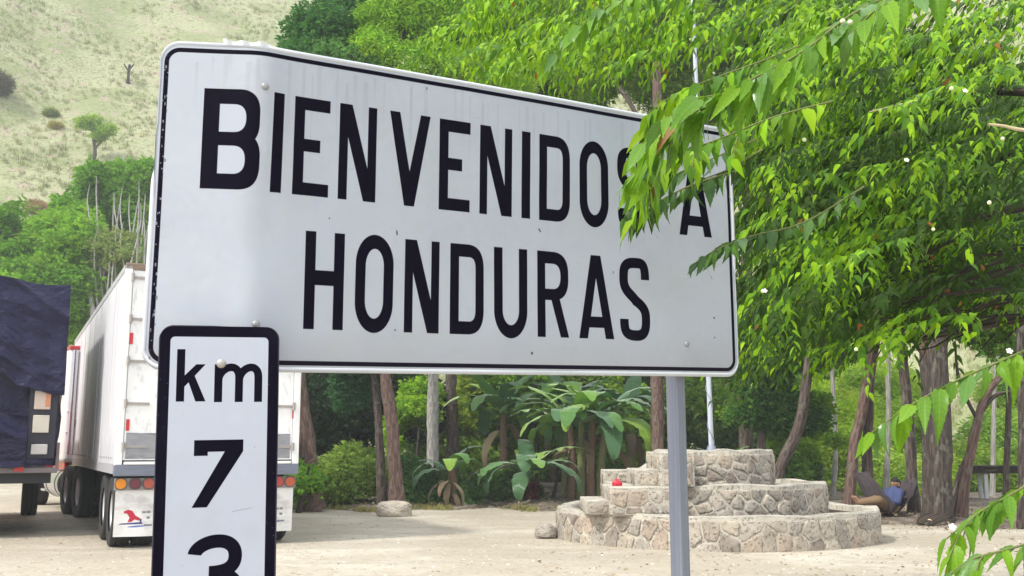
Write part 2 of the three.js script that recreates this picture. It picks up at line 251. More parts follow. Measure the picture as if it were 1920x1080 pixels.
function letters(ctx) {
  const R = (x0, y0, x1, y1) => ctx.fillRect(x0, y0, x1 - x0, y1 - y0);
  const poly = (...p) => { ctx.beginPath(); p.forEach((q, i) => (i ? ctx.lineTo(...q) : ctx.moveTo(...q))); ctx.closePath(); ctx.fill(); };
  const oval = (x0, x1, y0, y1, e) => { const c = (x0 + x1) / 2, rx = (x1 - x0) / 2; ctx.moveTo(x1, y0 + e); ctx.lineTo(x1, y1 - e); ctx.ellipse(c, y1 - e, rx, e, 0, 0, Math.PI); ctx.lineTo(x0, y0 + e); ctx.ellipse(c, y0 + e, rx, e, 0, Math.PI, 2 * Math.PI); ctx.closePath(); };
  const dee = (x0, x1, y0, y1, r, q = r) => { ctx.moveTo(x0, y0); ctx.lineTo(x1 - r, y0); ctx.quadraticCurveTo(x1, y0, x1, y0 + q); ctx.lineTo(x1, y1 - q); ctx.quadraticCurveTo(x1, y1, x1 - r, y1); ctx.lineTo(x0, y1); ctx.closePath(); };
  return {
    B(x0, x1, y0, y1, w) { const m = (y0 + y1) / 2, b = w * 0.94; ctx.beginPath(); dee(x0, x1, y0, m + b * 0.52, 0.062, 0.07); ctx.fill(); ctx.beginPath(); dee(x0, x1 - 0.004, m - b * 0.52, y1, 0.06, 0.066); ctx.fill(); ctx.fillStyle = ctx.paper; ctx.beginPath(); dee(x0 + w * 1.08, x1 - w, y0 + b * 1.12, m - b * 0.5, 0.034, 0.04); ctx.fill(); ctx.beginPath(); dee(x0 + w * 1.08, x1 - w, m + b * 0.5, y1 - b * 1.12, 0.034, 0.04); ctx.fill(); ctx.fillStyle = ctx.ink; },
    I(x0, x1, y0, y1) { R(x0, y0, x1, y1); },
    E(x0, x1, y0, y1, w) { const m = y0 + (y1 - y0) * 0.51, b = w * 1.22; R(x0, y0, x0 + w, y1); R(x0, y1 - b, x1, y1); R(x0, y0, x1, y0 + b); R(x0, m - b / 2, x1 - (x1 - x0) * 0.26, m + b / 2); },
    N(x0, x1, y0, y1, w) { R(x0, y0, x0 + w * 0.86, y1); R(x1 - w * 0.86, y0, x1, y1); poly([x0, y1], [x0 + w * 1.22, y1], [x1, y0], [x1 - w * 1.22, y0]); },
    V(x0, x1, y0, y1, w) { const c = (x0 + x1) / 2; poly([x0, y1], [x0 + w * 1.05, y1], [c, y0 + 0.105], [x1 - w * 1.05, y1], [x1, y1], [c + w * 0.52, y0], [c - w * 0.52, y0]); },
    D(x0, x1, y0, y1, w) { ctx.beginPath(); dee(x0, x1, y0, y1, 0.055, 0.075); dee(x0 + w, x1 - w * 0.95, y0 + w * 1.3, y1 - w * 1.3, 0.022, 0.036); ctx.fill('evenodd'); },
    O(x0, x1, y0, y1, w) { ctx.beginPath(); oval(x0, x1, y0, y1, 0.088); oval(x0 + w, x1 - w, y0 + w * 1.35, y1 - w * 1.35, 0.052); ctx.fill('evenodd'); },
    H(x0, x1, y0, y1, w) { const m = y0 + (y1 - y0) * 0.525; R(x0, y0, x0 + w, y1); R(x1 - w, y0, x1, y1); R(x0, m - 0.021, x1, m + 0.021); },
    U(x0, x1, y0, y1, w) { const c = (x0 + x1) / 2; ctx.beginPath(); ctx.moveTo(x0, y1); ctx.lineTo(x0, y0 + 0.085); ctx.ellipse(c, y0 + 0.085, (x1 - x0) / 2, 0.088, 0, Math.PI, 2 * Math.PI); ctx.lineTo(x1, y1); ctx.lineTo(x1 - w, y1); ctx.lineTo(x1 - w, y0 + 0.085); ctx.ellipse(c, y0 + 0.085, (x1 - x0) / 2 - w, 0.047, 0, 2 * Math.PI, Math.PI, true); ctx.lineTo(x0 + w, y1); ctx.closePath(); ctx.fill(); },
    R(x0, x1, y0, y1, w) { R(x0, y0, x0 + w, y1); const m = y0 + (y1 - y0) * 0.43; ctx.beginPath(); dee(x0, x1, m, y1, 0.06, 0.07); dee(x0 + w, x1 - w, m + w * 1.2, y1 - w * 1.3, 0.03, 0.04); ctx.fill('evenodd'); const k = x0 + (x1 - x0) * 0.42; poly([k, m + 0.012], [k + w * 1.1, m + 0.012], [x1, y0], [x1 - w * 1.05, y0]); },
    A(x0, x1, y0, y1, w) { const c = (x0 + x1) / 2; poly([x0, y0], [c - w * 0.62, y1], [c + w * 0.62, y1], [x1, y0], [x1 - w * 1.08, y0], [c, y1 - 0.075], [x0 + w * 1.08, y0]); const s = (x1 - x0) * 0.3; R(c - s, y0 + 0.036, c + s, y0 + 0.072); },
    S(x0, x1, y0, y1, w) { const l = x0 + w / 2, r = x1 - w / 2, h = y1 - y0, e = w * 0.62, c = (l + r) / 2, g = h * 0.26; ctx.lineWidth = w * 1.12; ctx.beginPath(); ctx.moveTo(r, y1 - h * 0.265); ctx.bezierCurveTo(r, y1 - e * 0.8, r - 0.012, y1 - e, c, y1 - e); ctx.bezierCurveTo(l, y1 - e, l, y1 - h * 0.16, l, y1 - h * 0.27); ctx.bezierCurveTo(l, y1 - h * 0.42, c - 0.01, y1 - h * 0.45, c + 0.004, y0 + h * 0.48); ctx.bezierCurveTo(r, y0 + h * 0.4, r, y0 + h * 0.34, r, y0 + h * 0.25); ctx.bezierCurveTo(r, y0 + e, c + 0.02, y0 + e, c, y0 + e); ctx.bezierCurveTo(l, y0 + e, l, y0 + h * 0.14, l, y0 + g); ctx.stroke(); },
  };
}
const INK = '#0b0818', PAPER = '#b0b6c1';
function signFace() {
  const K = 1000, c = document.createElement('canvas'); c.width = Math.round((FL + SW) * K); c.height = SH * K; const x = c.getContext('2d');
  x.fillStyle = PAPER; x.fillRect(0, 0, c.width, c.height); x.ink = INK; x.paper = PAPER;
  seed(31);
  for (let i = 0; i < 240; i++) { const gx = rr(0, c.width), gy = rr(0, c.height), r = rr(30, 190); const g = x.createRadialGradient(gx, gy, 0, gx, gy, r); const a = rr(0.01, 0.045); g.addColorStop(0, pick([`rgba(120,118,120,${a})`, `rgba(235,238,245,${a})`, `rgba(150,135,110,${a * 0.8})`])); g.addColorStop(1, 'rgba(128,128,128,0)'); x.fillStyle = g; x.fillRect(gx - r, gy - r, 2 * r, 2 * r); }
  for (let i = 0; i < 46; i++) { const gx = rr(0, c.width), l = rr(60, 330), w = rr(4, 16); const g = x.createLinearGradient(0, 0, 0, l); g.addColorStop(0, 'rgba(96,92,90,0.09)'); g.addColorStop(1, 'rgba(96,92,90,0)'); x.save(); x.translate(gx, 22 + rr(0, 40)); x.fillStyle = g; x.fillRect(0, 0, w, l); x.restore(); }
  x.save(); x.setTransform(K, 0, 0, -K, FL * K, SH * K); x.fillStyle = x.strokeStyle = INK;
  const q = letters(x), T = [0.4895, 0.774], B = [0.1125, 0.3885];
  for (const [ch, a, b, w] of [['B', -0.146, 0.013, 0.041], ['I', 0.046, 0.0765, 0], ['E', 0.1085, 0.2135, 0.03], ['N', 0.243, 0.3585, 0.031], ['V', 0.4, 0.5345, 0.031], ['E', 0.566, 0.673, 0.031], ['N', 0.708, 0.825, 0.031], ['I', 0.8615, 0.8935, 0], ['D', 0.928, 1.048, 0.03], ['O', 1.087, 1.206, 0.0305], ['S', 1.247, 1.359, 0.0315], ['A', 1.513, 1.662, 0.032]]) q[ch](a, b, T[0] - (ch === 'O' || ch === 'S' ? 0.006 : 0), T[1] + (ch === 'O' || ch === 'S' ? 0.004 : 0), w);
  for (const [ch, a, b, w] of [['H', 0.152, 0.268, 0.0305], ['O', 0.303, 0.421, 0.0305], ['N', 0.4575, 0.571, 0.031], ['D', 0.608, 0.724, 0.03], ['U', 0.761, 0.882, 0.0305], ['R', 0.92, 1.039, 0.03], ['A', 1.079, 1.219, 0.0315], ['S', 1.247, 1.37, 0.0315]]) q[ch](a, b, B[0] - ('OSU'.includes(ch) ? 0.005 : 0), B[1] + (ch === 'O' || ch === 'S' ? 0.005 : 0), w);
  x.lineWidth = 0.0125; const m = 0.018; roundBox(-FL + m, m, SW - m, SH - m, 0.036, x); x.stroke();
  x.restore();
  for (let i = 0; i < 26; i++) { const u = rr(0, c.width), v = rr(0, c.height), l = rr(20, 110), a = rr(-0.5, 0.5); x.strokeStyle = `rgba(${pick(['235,238,242', '95,92,96'])},${rr(0.08, 0.22)})`; x.lineWidth = rr(0.6, 1.8); x.beginPath(); x.moveTo(u, v); x.quadraticCurveTo(u + l * 0.5, v + l * a * 0.5 + rr(-4, 4), u + l, v + l * a); x.stroke(); }
  { const g = x.createLinearGradient(0, c.height, 0, c.height - 150); g.addColorStop(0, 'rgba(120,105,85,0.16)'); g.addColorStop(1, 'rgba(120,105,85,0)'); x.fillStyle = g; x.fillRect(0, c.height - 150, c.width, 150); }
  // chips, scuffs and dead insects
  for (let i = 0; i < 70; i++) { const v = rr(20, 880), u = 18 + rr(-7, 7); x.fillStyle = rnd() < 0.6 ? 'rgba(170,175,185,0.75)' : 'rgba(70,66,80,0.6)'; x.fillRect(u, v, rr(1, 5), rr(2, 10)); }
  for (const [u, v, a, b, t] of [[0.22, 0.43, 3, 5, 0], [0.93, 0.455, 4, 15, -0.6], [0.43, 0.405, 4, 16, -0.1], [0.898, 0.06, 7, 9, 0], [0.43, 0.118, 4, 5, 0], [0.52, 0.862, 2, 9, 0], [1.22, 0.336, 2, 12, 0], [1.66, 0.2, 6, 8, 0.3], [1.66, 0.13, 5, 5, 0], [1.12, 0.53, 4, 3, 0.3], [0.16, 0.35, 3, 3, 0], [0.7, 0.3, 2, 2, 0]]) { x.save(); x.translate((u + FL) * K, (SH - v) * K); x.rotate(t); x.fillStyle = 'rgba(50,48,52,0.75)'; x.beginPath(); x.ellipse(0, 0, a / 2 + 0.6, b / 2, 0, 0, 6.3); x.fill(); x.restore(); }
  for (let i = 0; i < 130; i++) { x.fillStyle = `rgba(70,66,62,${rr(0.1, 0.45)})`; x.fillRect(rr(0, c.width), rr(0, c.height), rr(0.8, 2.4), rr(0.8, 2.6)); }
  const t = new THREE.CanvasTexture(c); t.colorSpace = THREE.SRGBColorSpace; return t;
}
const POSTX = 1.535;
{
  const s = thing('welcome_sign', 'large white road sign reading BIENVENIDOS A HONDURAS with folded left edge', 'road sign', V(0, 0, 0));
  // plate: rounded outline cut from a fine grid by pulling the corner columns in
  const nu = 150, nv = 40, rad = 0.05, inset = (u) => { const e = Math.min(u + FL, SW - u); return e < rad ? rad - Math.sqrt(Math.max(0, rad * rad - (rad - e) * (rad - e))) : 0; };
  const ug = (i) => { const t = i; return t < 0.1 ? -FL + rad * (t / 0.1) * (t / 0.1) : t > 0.9 ? SW - rad * ((1 - t) / 0.1) * ((1 - t) / 0.1) : t < 0.45 ? lerp(-FL + rad, 0.15, (t - 0.1) / 0.35) : lerp(0.15, SW - rad, (t - 0.45) / 0.45); };
  const pt = (off) => (i, j) => { const u = ug(i), q = inset(u); return panel(u, lerp(q, SH - q, j), off); };
  const uvf = (i, j) => { const u = ug(i), q = inset(u); return [(u + FL) / (FL + SW), lerp(q, SH - q, j) / SH]; };
  mesh('face', sheet(nu, nv, pt(0.0), uvf), new THREE.MeshPhysicalMaterial({ roughness: 0.55, specularIntensity: 0.12, side: THREE.DoubleSide, map: signFace() }), s);
  mesh('backing', sheet(nu, nv, pt(-0.012)), galv, s);
  const rim = []; for (let k = 0; k <= 260; k++) { const t = k / 260 * 4; const [i, j] = t < 1 ? [t, 0] : t < 2 ? [1, t - 1] : t < 3 ? [3 - t, 1] : [0, 4 - t]; rim.push(pt(-0.005)(i, j)); }
  const rimPts = rim.filter((p, i) => i === 0 || p.distanceTo(rim[i - 1]) > 1e-4);
  mesh('rim', tube(rimPts, 0.0085, 0.0085, 520, 6), M([0.72, 0.74, 0.76], 0.6, 0.1, { map: galvMap }), s);
  // torn curl of reflective film on the top edge
  mesh('torn_film', sheet(16, 3, (i, j) => { const u = lerp(-0.1, 0.03, i), p = panel(u, SH + 0.002, 0.002); return p.add(V(0, j * (0.008 + 0.012 * n3(i * 9 + 5, 3, 8)), j * 0.008 * Math.sin(i * 17))); }), M([0.72, 0.75, 0.8], 0.4), s);
  for (const [u, v] of [[0.019, 0.786], [POSTX - 0.004, 0.104], [0.019, 0.12], [POSTX - 0.004, 0.79]]) { const g = new THREE.SphereGeometry(0.0105, 16, 8, 0, 6.3, 0, 1.5); g.scale(1, 0.55, 1); g.rotateX(Math.PI / 2); const b = mesh('bolt', g, boltMat, s); b.position.copy(panel(u, v, 0.001)); b.lookAt(b.position.clone().add(NM)); }
  for (const u of [0.019, POSTX]) {
    const p = panel(u, 0.5, -0.062), top = 2.44, post = mesh('post', bx(0.05, top + 0.5, 0.05, 0, (top - 0.5) / 2, 0, 0.007), galv, s);
    post.position.set(p.x, 0, p.z); post.rotation.y = Math.PI / 4 - 0.02; post.rotation.z = 0.004;
  }
  for (const v of [0.2, 0.7]) mesh('crossbar', tube([panel(0.0, v, -0.02), panel(0.85, v, -0.02), panel(1.62, v, -0.02)], 0.008, 0.008, 10, 6), galv, s);
}
// ---------- kilometre plate ----------
{
  const w = 0.3, h = 1.02, o = thing('kilometre_sign', 'narrow white plate with black border reading km 73 before the big sign', 'road sign');
  const c = document.createElement('canvas'), K = 1000 * 1.8; c.width = w * K; c.height = h * K; const x = c.getContext('2d'); x.scale(K, K);
  x.fillStyle = INK; x.fillRect(0, 0, w, h); x.fillStyle = '#b4bac7'; roundBox(0.0265, 0.028, w - 0.0265, h - 0.03, 0.012, x); x.fill(); seed(33);
  for (let i = 0; i < 40; i++) { const gx = rr(0, w), gy = rr(0, h), r = rr(0.03, 0.12), g = x.createRadialGradient(gx, gy, 0, gx, gy, r), a = rr(0.015, 0.05); g.addColorStop(0, pick([`rgba(128,120,125,${a})`, `rgba(240,243,250,${a})`])); g.addColorStop(1, 'rgba(128,128,128,0)'); x.fillStyle = g; x.fillRect(gx - r, gy - r, 2 * r, 2 * r); }
  x.fillStyle = x.strokeStyle = INK; const poly = (...p) => { x.beginPath(); p.forEach((q, i) => (i ? x.lineTo(...q) : x.moveTo(...q))); x.closePath(); x.fill(); };
  poly([0.044, 0.061], [0.064, 0.061], [0.064, 0.196], [0.044, 0.196]); poly([0.092, 0.1], [0.115, 0.1], [0.064, 0.158], [0.062, 0.131]); poly([0.071, 0.138], [0.085, 0.122], [0.117, 0.196], [0.092, 0.196]);
  x.fillRect(0.138, 0.1, 0.02, 0.098); x.lineWidth = 0.02; x.beginPath(); x.moveTo(0.148, 0.14); x.bezierCurveTo(0.15, 0.107, 0.2, 0.09, 0.2, 0.135); x.lineTo(0.2, 0.198); x.stroke(); x.beginPath(); x.moveTo(0.2, 0.14); x.bezierCurveTo(0.203, 0.107, 0.249, 0.09, 0.249, 0.135); x.lineTo(0.249, 0.198); x.stroke();
  poly([0.092, 0.295], [0.214, 0.295], [0.214, 0.325], [0.127, 0.465], [0.09, 0.465], [0.168, 0.325], [0.126, 0.325], [0.126, 0.335], [0.092, 0.335]);
  x.lineWidth = 0.033; x.beginPath(); x.moveTo(0.1, 0.582); x.bezierCurveTo(0.105, 0.548, 0.2, 0.53, 0.2, 0.588); x.bezierCurveTo(0.2, 0.622, 0.17, 0.628, 0.136, 0.628); x.stroke(); x.beginPath(); x.moveTo(0.136, 0.628); x.bezierCurveTo(0.18, 0.628, 0.206, 0.645, 0.206, 0.676); x.bezierCurveTo(0.206, 0.742, 0.104, 0.74, 0.096, 0.69); x.stroke();
  x.strokeStyle = 'rgba(90,86,96,0.5)'; x.lineWidth = 0.0014; x.beginPath(); x.moveTo(0.19, 0.478); x.lineTo(0.24, 0.47); x.stroke();
  for (let i = 0; i < 60; i++) { const l = rnd() < 0.7; x.fillStyle = l ? 'rgba(150,150,165,0.7)' : 'rgba(60,56,66,0.5)'; x.fillRect(l ? pick([rr(0, 0.028), rr(0.272, 0.3)]) : rr(0, w), rr(0, h), rr(0.0008, 0.002), rr(0.0008, 0.003)); }
  const t = new THREE.CanvasTexture(c); t.colorSpace = THREE.SRGBColorSpace;
  const p = at(413.5, 612, 2.62); o.position.copy(p); o.scale.setScalar(0.99); o.rotation.set(0, 0.30, 0.02);
  const rad = 0.034, ins = (e) => (e < rad ? rad - Math.sqrt(Math.max(0, rad * rad - (rad - e) * (rad - e))) : 0), ug = (t2) => (t2 < 0.3 ? rad * (t2 / 0.3) ** 2 : t2 > 0.7 ? w - rad * ((1 - t2) / 0.3) ** 2 : lerp(rad, w - rad, (t2 - 0.3) / 0.4));
  const pt = (off) => (i, j) => { const u = ug(i), q = ins(Math.min(u, w - u)); return V(u - w / 2, -lerp(q, h - q, j), off + 0.004 * Math.sin(j * 7) * Math.sin(i * 3)); };
  mesh('face', sheet(36, 20, pt(0), (i, j) => { const u = ug(i), q = ins(Math.min(u, w - u)); return [u / w, 1 - lerp(q, h - q, j) / h]; }), new THREE.MeshPhysicalMaterial({ roughness: 0.55, specularIntensity: 0.12, side: THREE.DoubleSide, map: t }), o);
  mesh('backing', sheet(36, 4, pt(-0.003)), galv, o);
  const rimP = []; for (let k = 0; k < 140; k++) { const q = k / 140 * 4, [i, j] = q < 1 ? [q, 0] : q < 2 ? [1, q - 1] : q < 3 ? [3 - q, 1] : [0, 4 - q]; const z = pt(-0.0015)(i, j); if (!rimP.length || z.distanceTo(rimP[rimP.length - 1]) > 1e-4) rimP.push(z); }
  mesh('rim', tube([...rimP, rimP[0]], 0.0022, 0.0022, 280, 5), M([0.02, 0.017, 0.035], 0.6), o);
  const bg = new THREE.SphereGeometry(0.0125, 18, 9, 0, 6.3, 0, 1.5); bg.scale(1, 0.6, 1); bg.rotateX(Math.PI / 2);
  for (const y of [-0.098, -0.9]) { const b = mesh('bolt', bg, M([0.45, 0.43, 0.4], 0.45, 0.6), o); b.position.set(0.004, y, 0.001); }
  mesh('post', bx(0.05, 2.0, 0.012, 0, -1.02, -0.0105, 0.002), galv, o);
}

// ---------- white semi-trailer ----------
const A1 = Math.atan2(5.11, 10.3);
function wheel(parent, x, z, r, w, rim = true, y = r) {
  const pr = [[0.58, -0.46], [0.8, -0.5], [0.95, -0.5], [1, -0.42], [1, -0.2], [0.975, -0.19], [0.975, -0.13], [1, -0.12], [1, 0.12], [0.975, 0.13], [0.975, 0.19], [1, 0.2], [1, 0.42], [0.95, 0.5], [0.8, 0.5], [0.58, 0.46]].map(([a, b]) => new THREE.Vector2(a * r, b * w));
  const g = new THREE.Group(); g.name = 'wheel'; g.position.set(x, y, z); parent.add(g); const t = new THREE.LatheGeometry(pr, 36); t.rotateZ(Math.PI / 2); mesh('tyre', t, blackRub, g);
  if (rim) { const s = Math.sign(x) || 1, q = new THREE.LatheGeometry([[0, 0.1], [0.16, 0.14], [0.2, 0.02], [0.48, -0.05], [0.5, 0.32], [0.6, 0.4], [0.6, -0.4], [0.3, -0.4], [0, -0.4]].map(([a, b]) => new THREE.Vector2(a * r, b * w)), 28); q.rotateZ(-s * Math.PI / 2); mesh('rim', q, M([0.6, 0.6, 0.6], 0.5, 0.3), g); }
  return g;
}
{
  const rearL = at(205, 1025, 14.3), right = V(Math.cos(A1), 0, -Math.sin(A1)), W = 2.59, H0 = 1.06, H1 = 4.0, LEN = 11.6;
  const o = thing('semi_trailer', 'white box semi-trailer seen from its rear doors behind the km plate', 'trailer', V(rearL.x, 0, rearL.z).addScaledVector(right, W / 2), A1);
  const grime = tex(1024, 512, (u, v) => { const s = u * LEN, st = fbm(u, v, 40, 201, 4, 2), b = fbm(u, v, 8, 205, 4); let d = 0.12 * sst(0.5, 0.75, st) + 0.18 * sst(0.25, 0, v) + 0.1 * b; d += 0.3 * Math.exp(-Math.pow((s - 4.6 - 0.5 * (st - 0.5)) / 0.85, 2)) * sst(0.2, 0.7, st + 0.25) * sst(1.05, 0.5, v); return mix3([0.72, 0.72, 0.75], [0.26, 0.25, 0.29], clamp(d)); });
  grime.wrapS = grime.wrapT = THREE.ClampToEdgeWrapping;
  const white = M([0.92, 0.92, 0.92], 0.5, 0, { map: tex(256, 256, (u, v) => { const a = 0.94 + 0.1 * (fbm(u, v, 4, 211, 4) - 0.5) - 0.16 * sst(0.6, 0.8, fbm(u, v, 24, 214, 3)); return [a, a, a * 0.99]; }) });
  const uvSide = (g) => { const p = g.attributes.position, u = g.attributes.uv; for (let i = 0; i < p.count; i++) u.setXY(i, -p.getZ(i) / LEN, (p.getY(i) - H0) / (H1 - H0)); return g; };
  for (const s of [-1, 1]) mesh('side_panel', uvSide(bx(0.04, H1 - H0 - 0.1, LEN, s * (W / 2 - 0.02), (H0 + H1) / 2, -LEN / 2 - 0.09)), M([1, 1, 1], 0.45, 0, { map: grime }), o);
  for (const s of [-1, 1]) mesh('side_rail', [bx(0.05, 0.14, LEN, s * (W / 2 - 0.016), H0 + 0.05, -LEN / 2 - 0.09), bx(0.05, 0.09, LEN, s * (W / 2 - 0.016), H1 - 0.04, -LEN / 2 - 0.09)], M([0.5, 0.5, 0.53], 0.5, 0.3), o);
  for (let k = 1; k < 9; k++) mesh('side_seam', bx(0.008, H1 - H0 - 0.24, 0.05, -W / 2 - 0.004, (H0 + H1) / 2 + 0.02, -k * 1.29), M([0.6, 0.6, 0.63], 0.5), o);
  for (let k = 0; k < 30; k++) mesh('rivet_row', bx(0.012, 0.03, 0.05, -W / 2 - 0.006, H0 + 0.2, -0.5 - k * 0.36), M([0.35, 0.34, 0.36], 0.6), o);
  mesh('roof', bx(W - 0.06, 0.04, LEN, 0, H1 - 0.01, -LEN / 2 - 0.09), white, o); mesh('front_wall', bx(W - 0.09, H1 - H0, 0.05, 0, (H0 + H1) / 2, -LEN - 0.06), white, o);
  mesh('floor', bx(W - 0.09, 0.12, LEN, 0, H0 + 0.03, -LEN / 2 - 0.1), darkMetal, o);
  for (const s of [-1, 1]) mesh('corner_post', bx(0.1, H1 - H0 - 0.02, 0.1, s * (W / 2 - 0.05), (H0 + H1) / 2 + 0.01, -0.04, 0.012), white, o);
  mesh('roof_header', bx(W, 0.1, 0.12, 0, H1 - 0.02, -0.05, 0.012), M([0.3, 0.22, 0.17], 0.8, 0, { map: stoneMap }), o);
  const dw = (W - 0.22) / 2;
  for (const s of [-1, 1]) {
    const d = mesh('door', bx(dw, H1 - H0 - 0.24, 0.045, s * (dw / 2 + 0.004), (H0 + H1) / 2 + 0.05, -0.03, 0.008), white, o);
    mesh('kick_plate', bx(dw - 0.06, 0.36, 0.006, s * (dw / 2 + 0.004), H0 + 0.37, -0.004), M([0.42, 0.42, 0.44], 0.5, 0.4, { map: galvMap }), d);
    for (let k = 0; k < 5; k++) { const y = H0 + 0.36 + k * 0.6; mesh('hinge', [bx(0.3, 0.035, 0.02, s * (dw - 0.16), y, 0.004), cyl(0.022, 0.12, s * (W / 2 - 0.1), y, 0.02, 'y', 10)], M([0.38, 0.35, 0.33], 0.6, 0.3), d); }
    for (const q of [0.28]) { mesh('lock_rod', cyl(0.018, H1 - H0 - 0.3, s * q, (H0 + H1) / 2 + 0.05, 0.03, 'y', 10), galv, d); mesh('door_handle', [bx(0.42, 0.03, 0.02, s * (q + 0.15), H0 + 0.42, 0.04), bx(0.06, 0.09, 0.04, s * q, H0 + 0.42, 0.03)], M([0.7, 0.7, 0.7], 0.4, 0.4), d); }
  }
  const red = M([0.55, 0.03, 0.035], 0.3), refl = (x, y, w, h) => mesh('reflector', bx(w, h, 0.006, x, y, 0.004), red, o, 'red reflector tape');
  refl(-0.79, 3.36, 0.17, 0.04); refl(-1.17, 2.94, 0.045, 0.16); refl(-1.15, 1.72, 0.045, 0.16); refl(1.2, 1.92, 0.045, 0.16); refl(0.79, 3.36, 0.17, 0.04); refl(1.17, 2.94, 0.045, 0.16);
  mesh('rear_sill', bx(W, 0.16, 0.14, 0, H0 + 0.03, -0.045, 0.01), M([0.25, 0.27, 0.33], 0.5, 0.3, { map: galvMap }), o);
  mesh('sill_ledge', bx(W - 0.24, 0.04, 0.06, 0, H0 + 0.13, -0.0, 0.008), white, o);
  mesh('light_bar', bx(W - 0.04, 0.17, 0.05, 0, 0.9, -0.08, 0.008), M([0.3, 0.28, 0.28], 0.6, 0.2), o);
  for (const [x, c] of [[-1.19, [0.75, 0.25, 0.01]], [-1.0, [0.16, 0.03, 0.05]], [-0.82, [0.42, 0.09, 0.06]], [-0.63, [0.2, 0.04, 0.08]], [1.19, [0.5, 0.1, 0.04]], [1.02, [0.42, 0.06, 0.05]], [0.84, [0.3, 0.05, 0.05]], [0.66, [0.3, 0.05, 0.05]]]) {
    const l = mesh('tail_light', [cyl(0.075, 0.03, x, 0.905, -0.045, 'z', 24, 0.07)], M(c, 0.2), o); mesh('lens_ring', (() => { const g = new THREE.TorusGeometry(0.078, 0.008, 8, 28); g.translate(x, 0.905, -0.04); return g; })(), M([0.1, 0.1, 0.1], 0.5), l);
  }
  // mud flaps with a red and blue print
  const cv = document.createElement('canvas'); cv.width = 256; cv.height = 288; const x = cv.getContext('2d'); x.fillStyle = '#e2e1de'; x.fillRect(0, 0, 256, 288); seed(41);
  for (let i = 0; i < 60; i++) { x.fillStyle = `rgba(110,100,95,${rr(0.02, 0.08)})`; x.beginPath(); x.ellipse(rr(0, 256), rr(0, 288), rr(8, 50), rr(6, 30), 0, 0, 7); x.fill(); }
  x.fillStyle = '#b8283c'; x.beginPath(); x.moveTo(52, 132); x.lineTo(74, 122); x.lineTo(98, 130); x.lineTo(116, 160); x.lineTo(142, 176); x.lineTo(140, 192); x.lineTo(110, 184); x.lineTo(96, 198); x.lineTo(74, 200); x.lineTo(84, 172); x.lineTo(70, 146); x.lineTo(52, 144); x.fill(); x.fillStyle = '#3d3f78'; x.beginPath(); x.moveTo(40, 206); x.lineTo(150, 200); x.lineTo(158, 212); x.lineTo(24, 214); x.fill(); x.fillRect(140, 180, 10, 24); x.fillStyle = '#5a70b4'; x.beginPath(); x.ellipse(126, 226, 52, 5, -0.05, 0, 7); x.fill(); x.fillStyle = 'rgba(70,70,90,0.6)'; for (const [a, b, c, d] of [[150, 134, 22, 12], [176, 132, 20, 14], [176, 166, 18, 16], [164, 214, 44, 12]]) x.fillRect(a, b, c, d);
  const ft = new THREE.CanvasTexture(cv); ft.colorSpace = THREE.SRGBColorSpace;
  for (const s of [-1, 1]) { const f = mesh('mud_flap', sheet(8, 8, (i, j) => V(s * 0.94 + (i - 0.5) * 0.62, lerp(0.18, 0.82, j), -0.08 + 0.03 * (1 - j) * Math.sin(i * 4 + s))), M([1, 1, 1], 0.7, 0, { map: ft }), o, 'white mud flap with a small red and blue print'); void f; }
  for (const z of [-0.75, -2.0]) { for (const s of [-1, 1]) { wheel(o, s * 1.12, z, 0.5, 0.27); wheel(o, s * 0.8, z, 0.5, 0.27, false); } mesh('axle', cyl(0.07, 2, 0, 0.5, z, 'x', 12), darkMetal, o); }
  mesh('chassis_rail', [bx(0.12, 0.3, 9.5, -0.5, 0.88, -5.2), bx(0.12, 0.3, 9.5, 0.5, 0.88, -5.2), bx(1.9, 0.1, 0.1, 0, 0.5, -0.2, 0.02), bx(0.1, 0.4, 0.1, -0.5, 0.68, -0.2), bx(0.1, 0.4, 0.1, 0.5, 0.68, -0.2)], darkMetal, o);
  for (const s of [-1, 1]) mesh('landing_leg', [bx(0.12, 0.75, 0.12, s * 0.85, 0.7, -6.6), bx(0.28, 0.04, 0.3, s * 0.85, 0.32, -6.6)], darkMetal, o);
  // tractor that pulls it
  const dir = V(-Math.sin(A1), 0, -Math.cos(A1)), q = o.position.clone().addScaledVector(dir, 8.4).addScaledVector(right, -0.15), ay = A1 + 0.12;
  const t = thing('truck_tractor', 'white and red tractor unit with silver fuel tank ahead of the white trailer', 'truck', q, ay);
  for (const z of [0.65, -0.65]) { for (const s of [-1, 1]) { wheel(t, s * 1.1, z, 0.51, 0.27); wheel(t, s * 0.78, z, 0.51, 0.27, false); } mesh('axle', cyl(0.08, 2, 0, 0.5, z, 'x', 12), darkMetal, t); }
  for (const s of [-1, 1]) wheel(t, s * 1.05, -5.0, 0.5, 0.3);
  mesh('frame', [bx(0.14, 0.26, 7.4, -0.42, 0.82, -2.4), bx(0.14, 0.26, 7.4, 0.42, 0.82, -2.4), bx(1.1, 0.12, 0.8, 0, 1.0, 0, 0.03)], darkMetal, t);
  const wp = M([0.8, 0.8, 0.81], 0.35), rp = new THREE.MeshPhysicalMaterial({ color: col(0.5, 0.02, 0.03), roughness: 0.4, clearcoat: 0.6, clearcoatRoughness: 0.2 });
  const sl = mesh('sleeper', [bx(2.46, 2.55, 1.7, 0, 2.36, -1.95, 0.1), bx(2.42, 0.03, 1.72, 0, 1.75, -1.95, 0.01), bx(2.42, 0.03, 1.72, 0, 2.2, -1.95, 0.01)], wp, t); mesh('roof_stripe', bx(2.48, 0.09, 1.72, 0, 3.62, -1.95, 0.02), rp, sl);
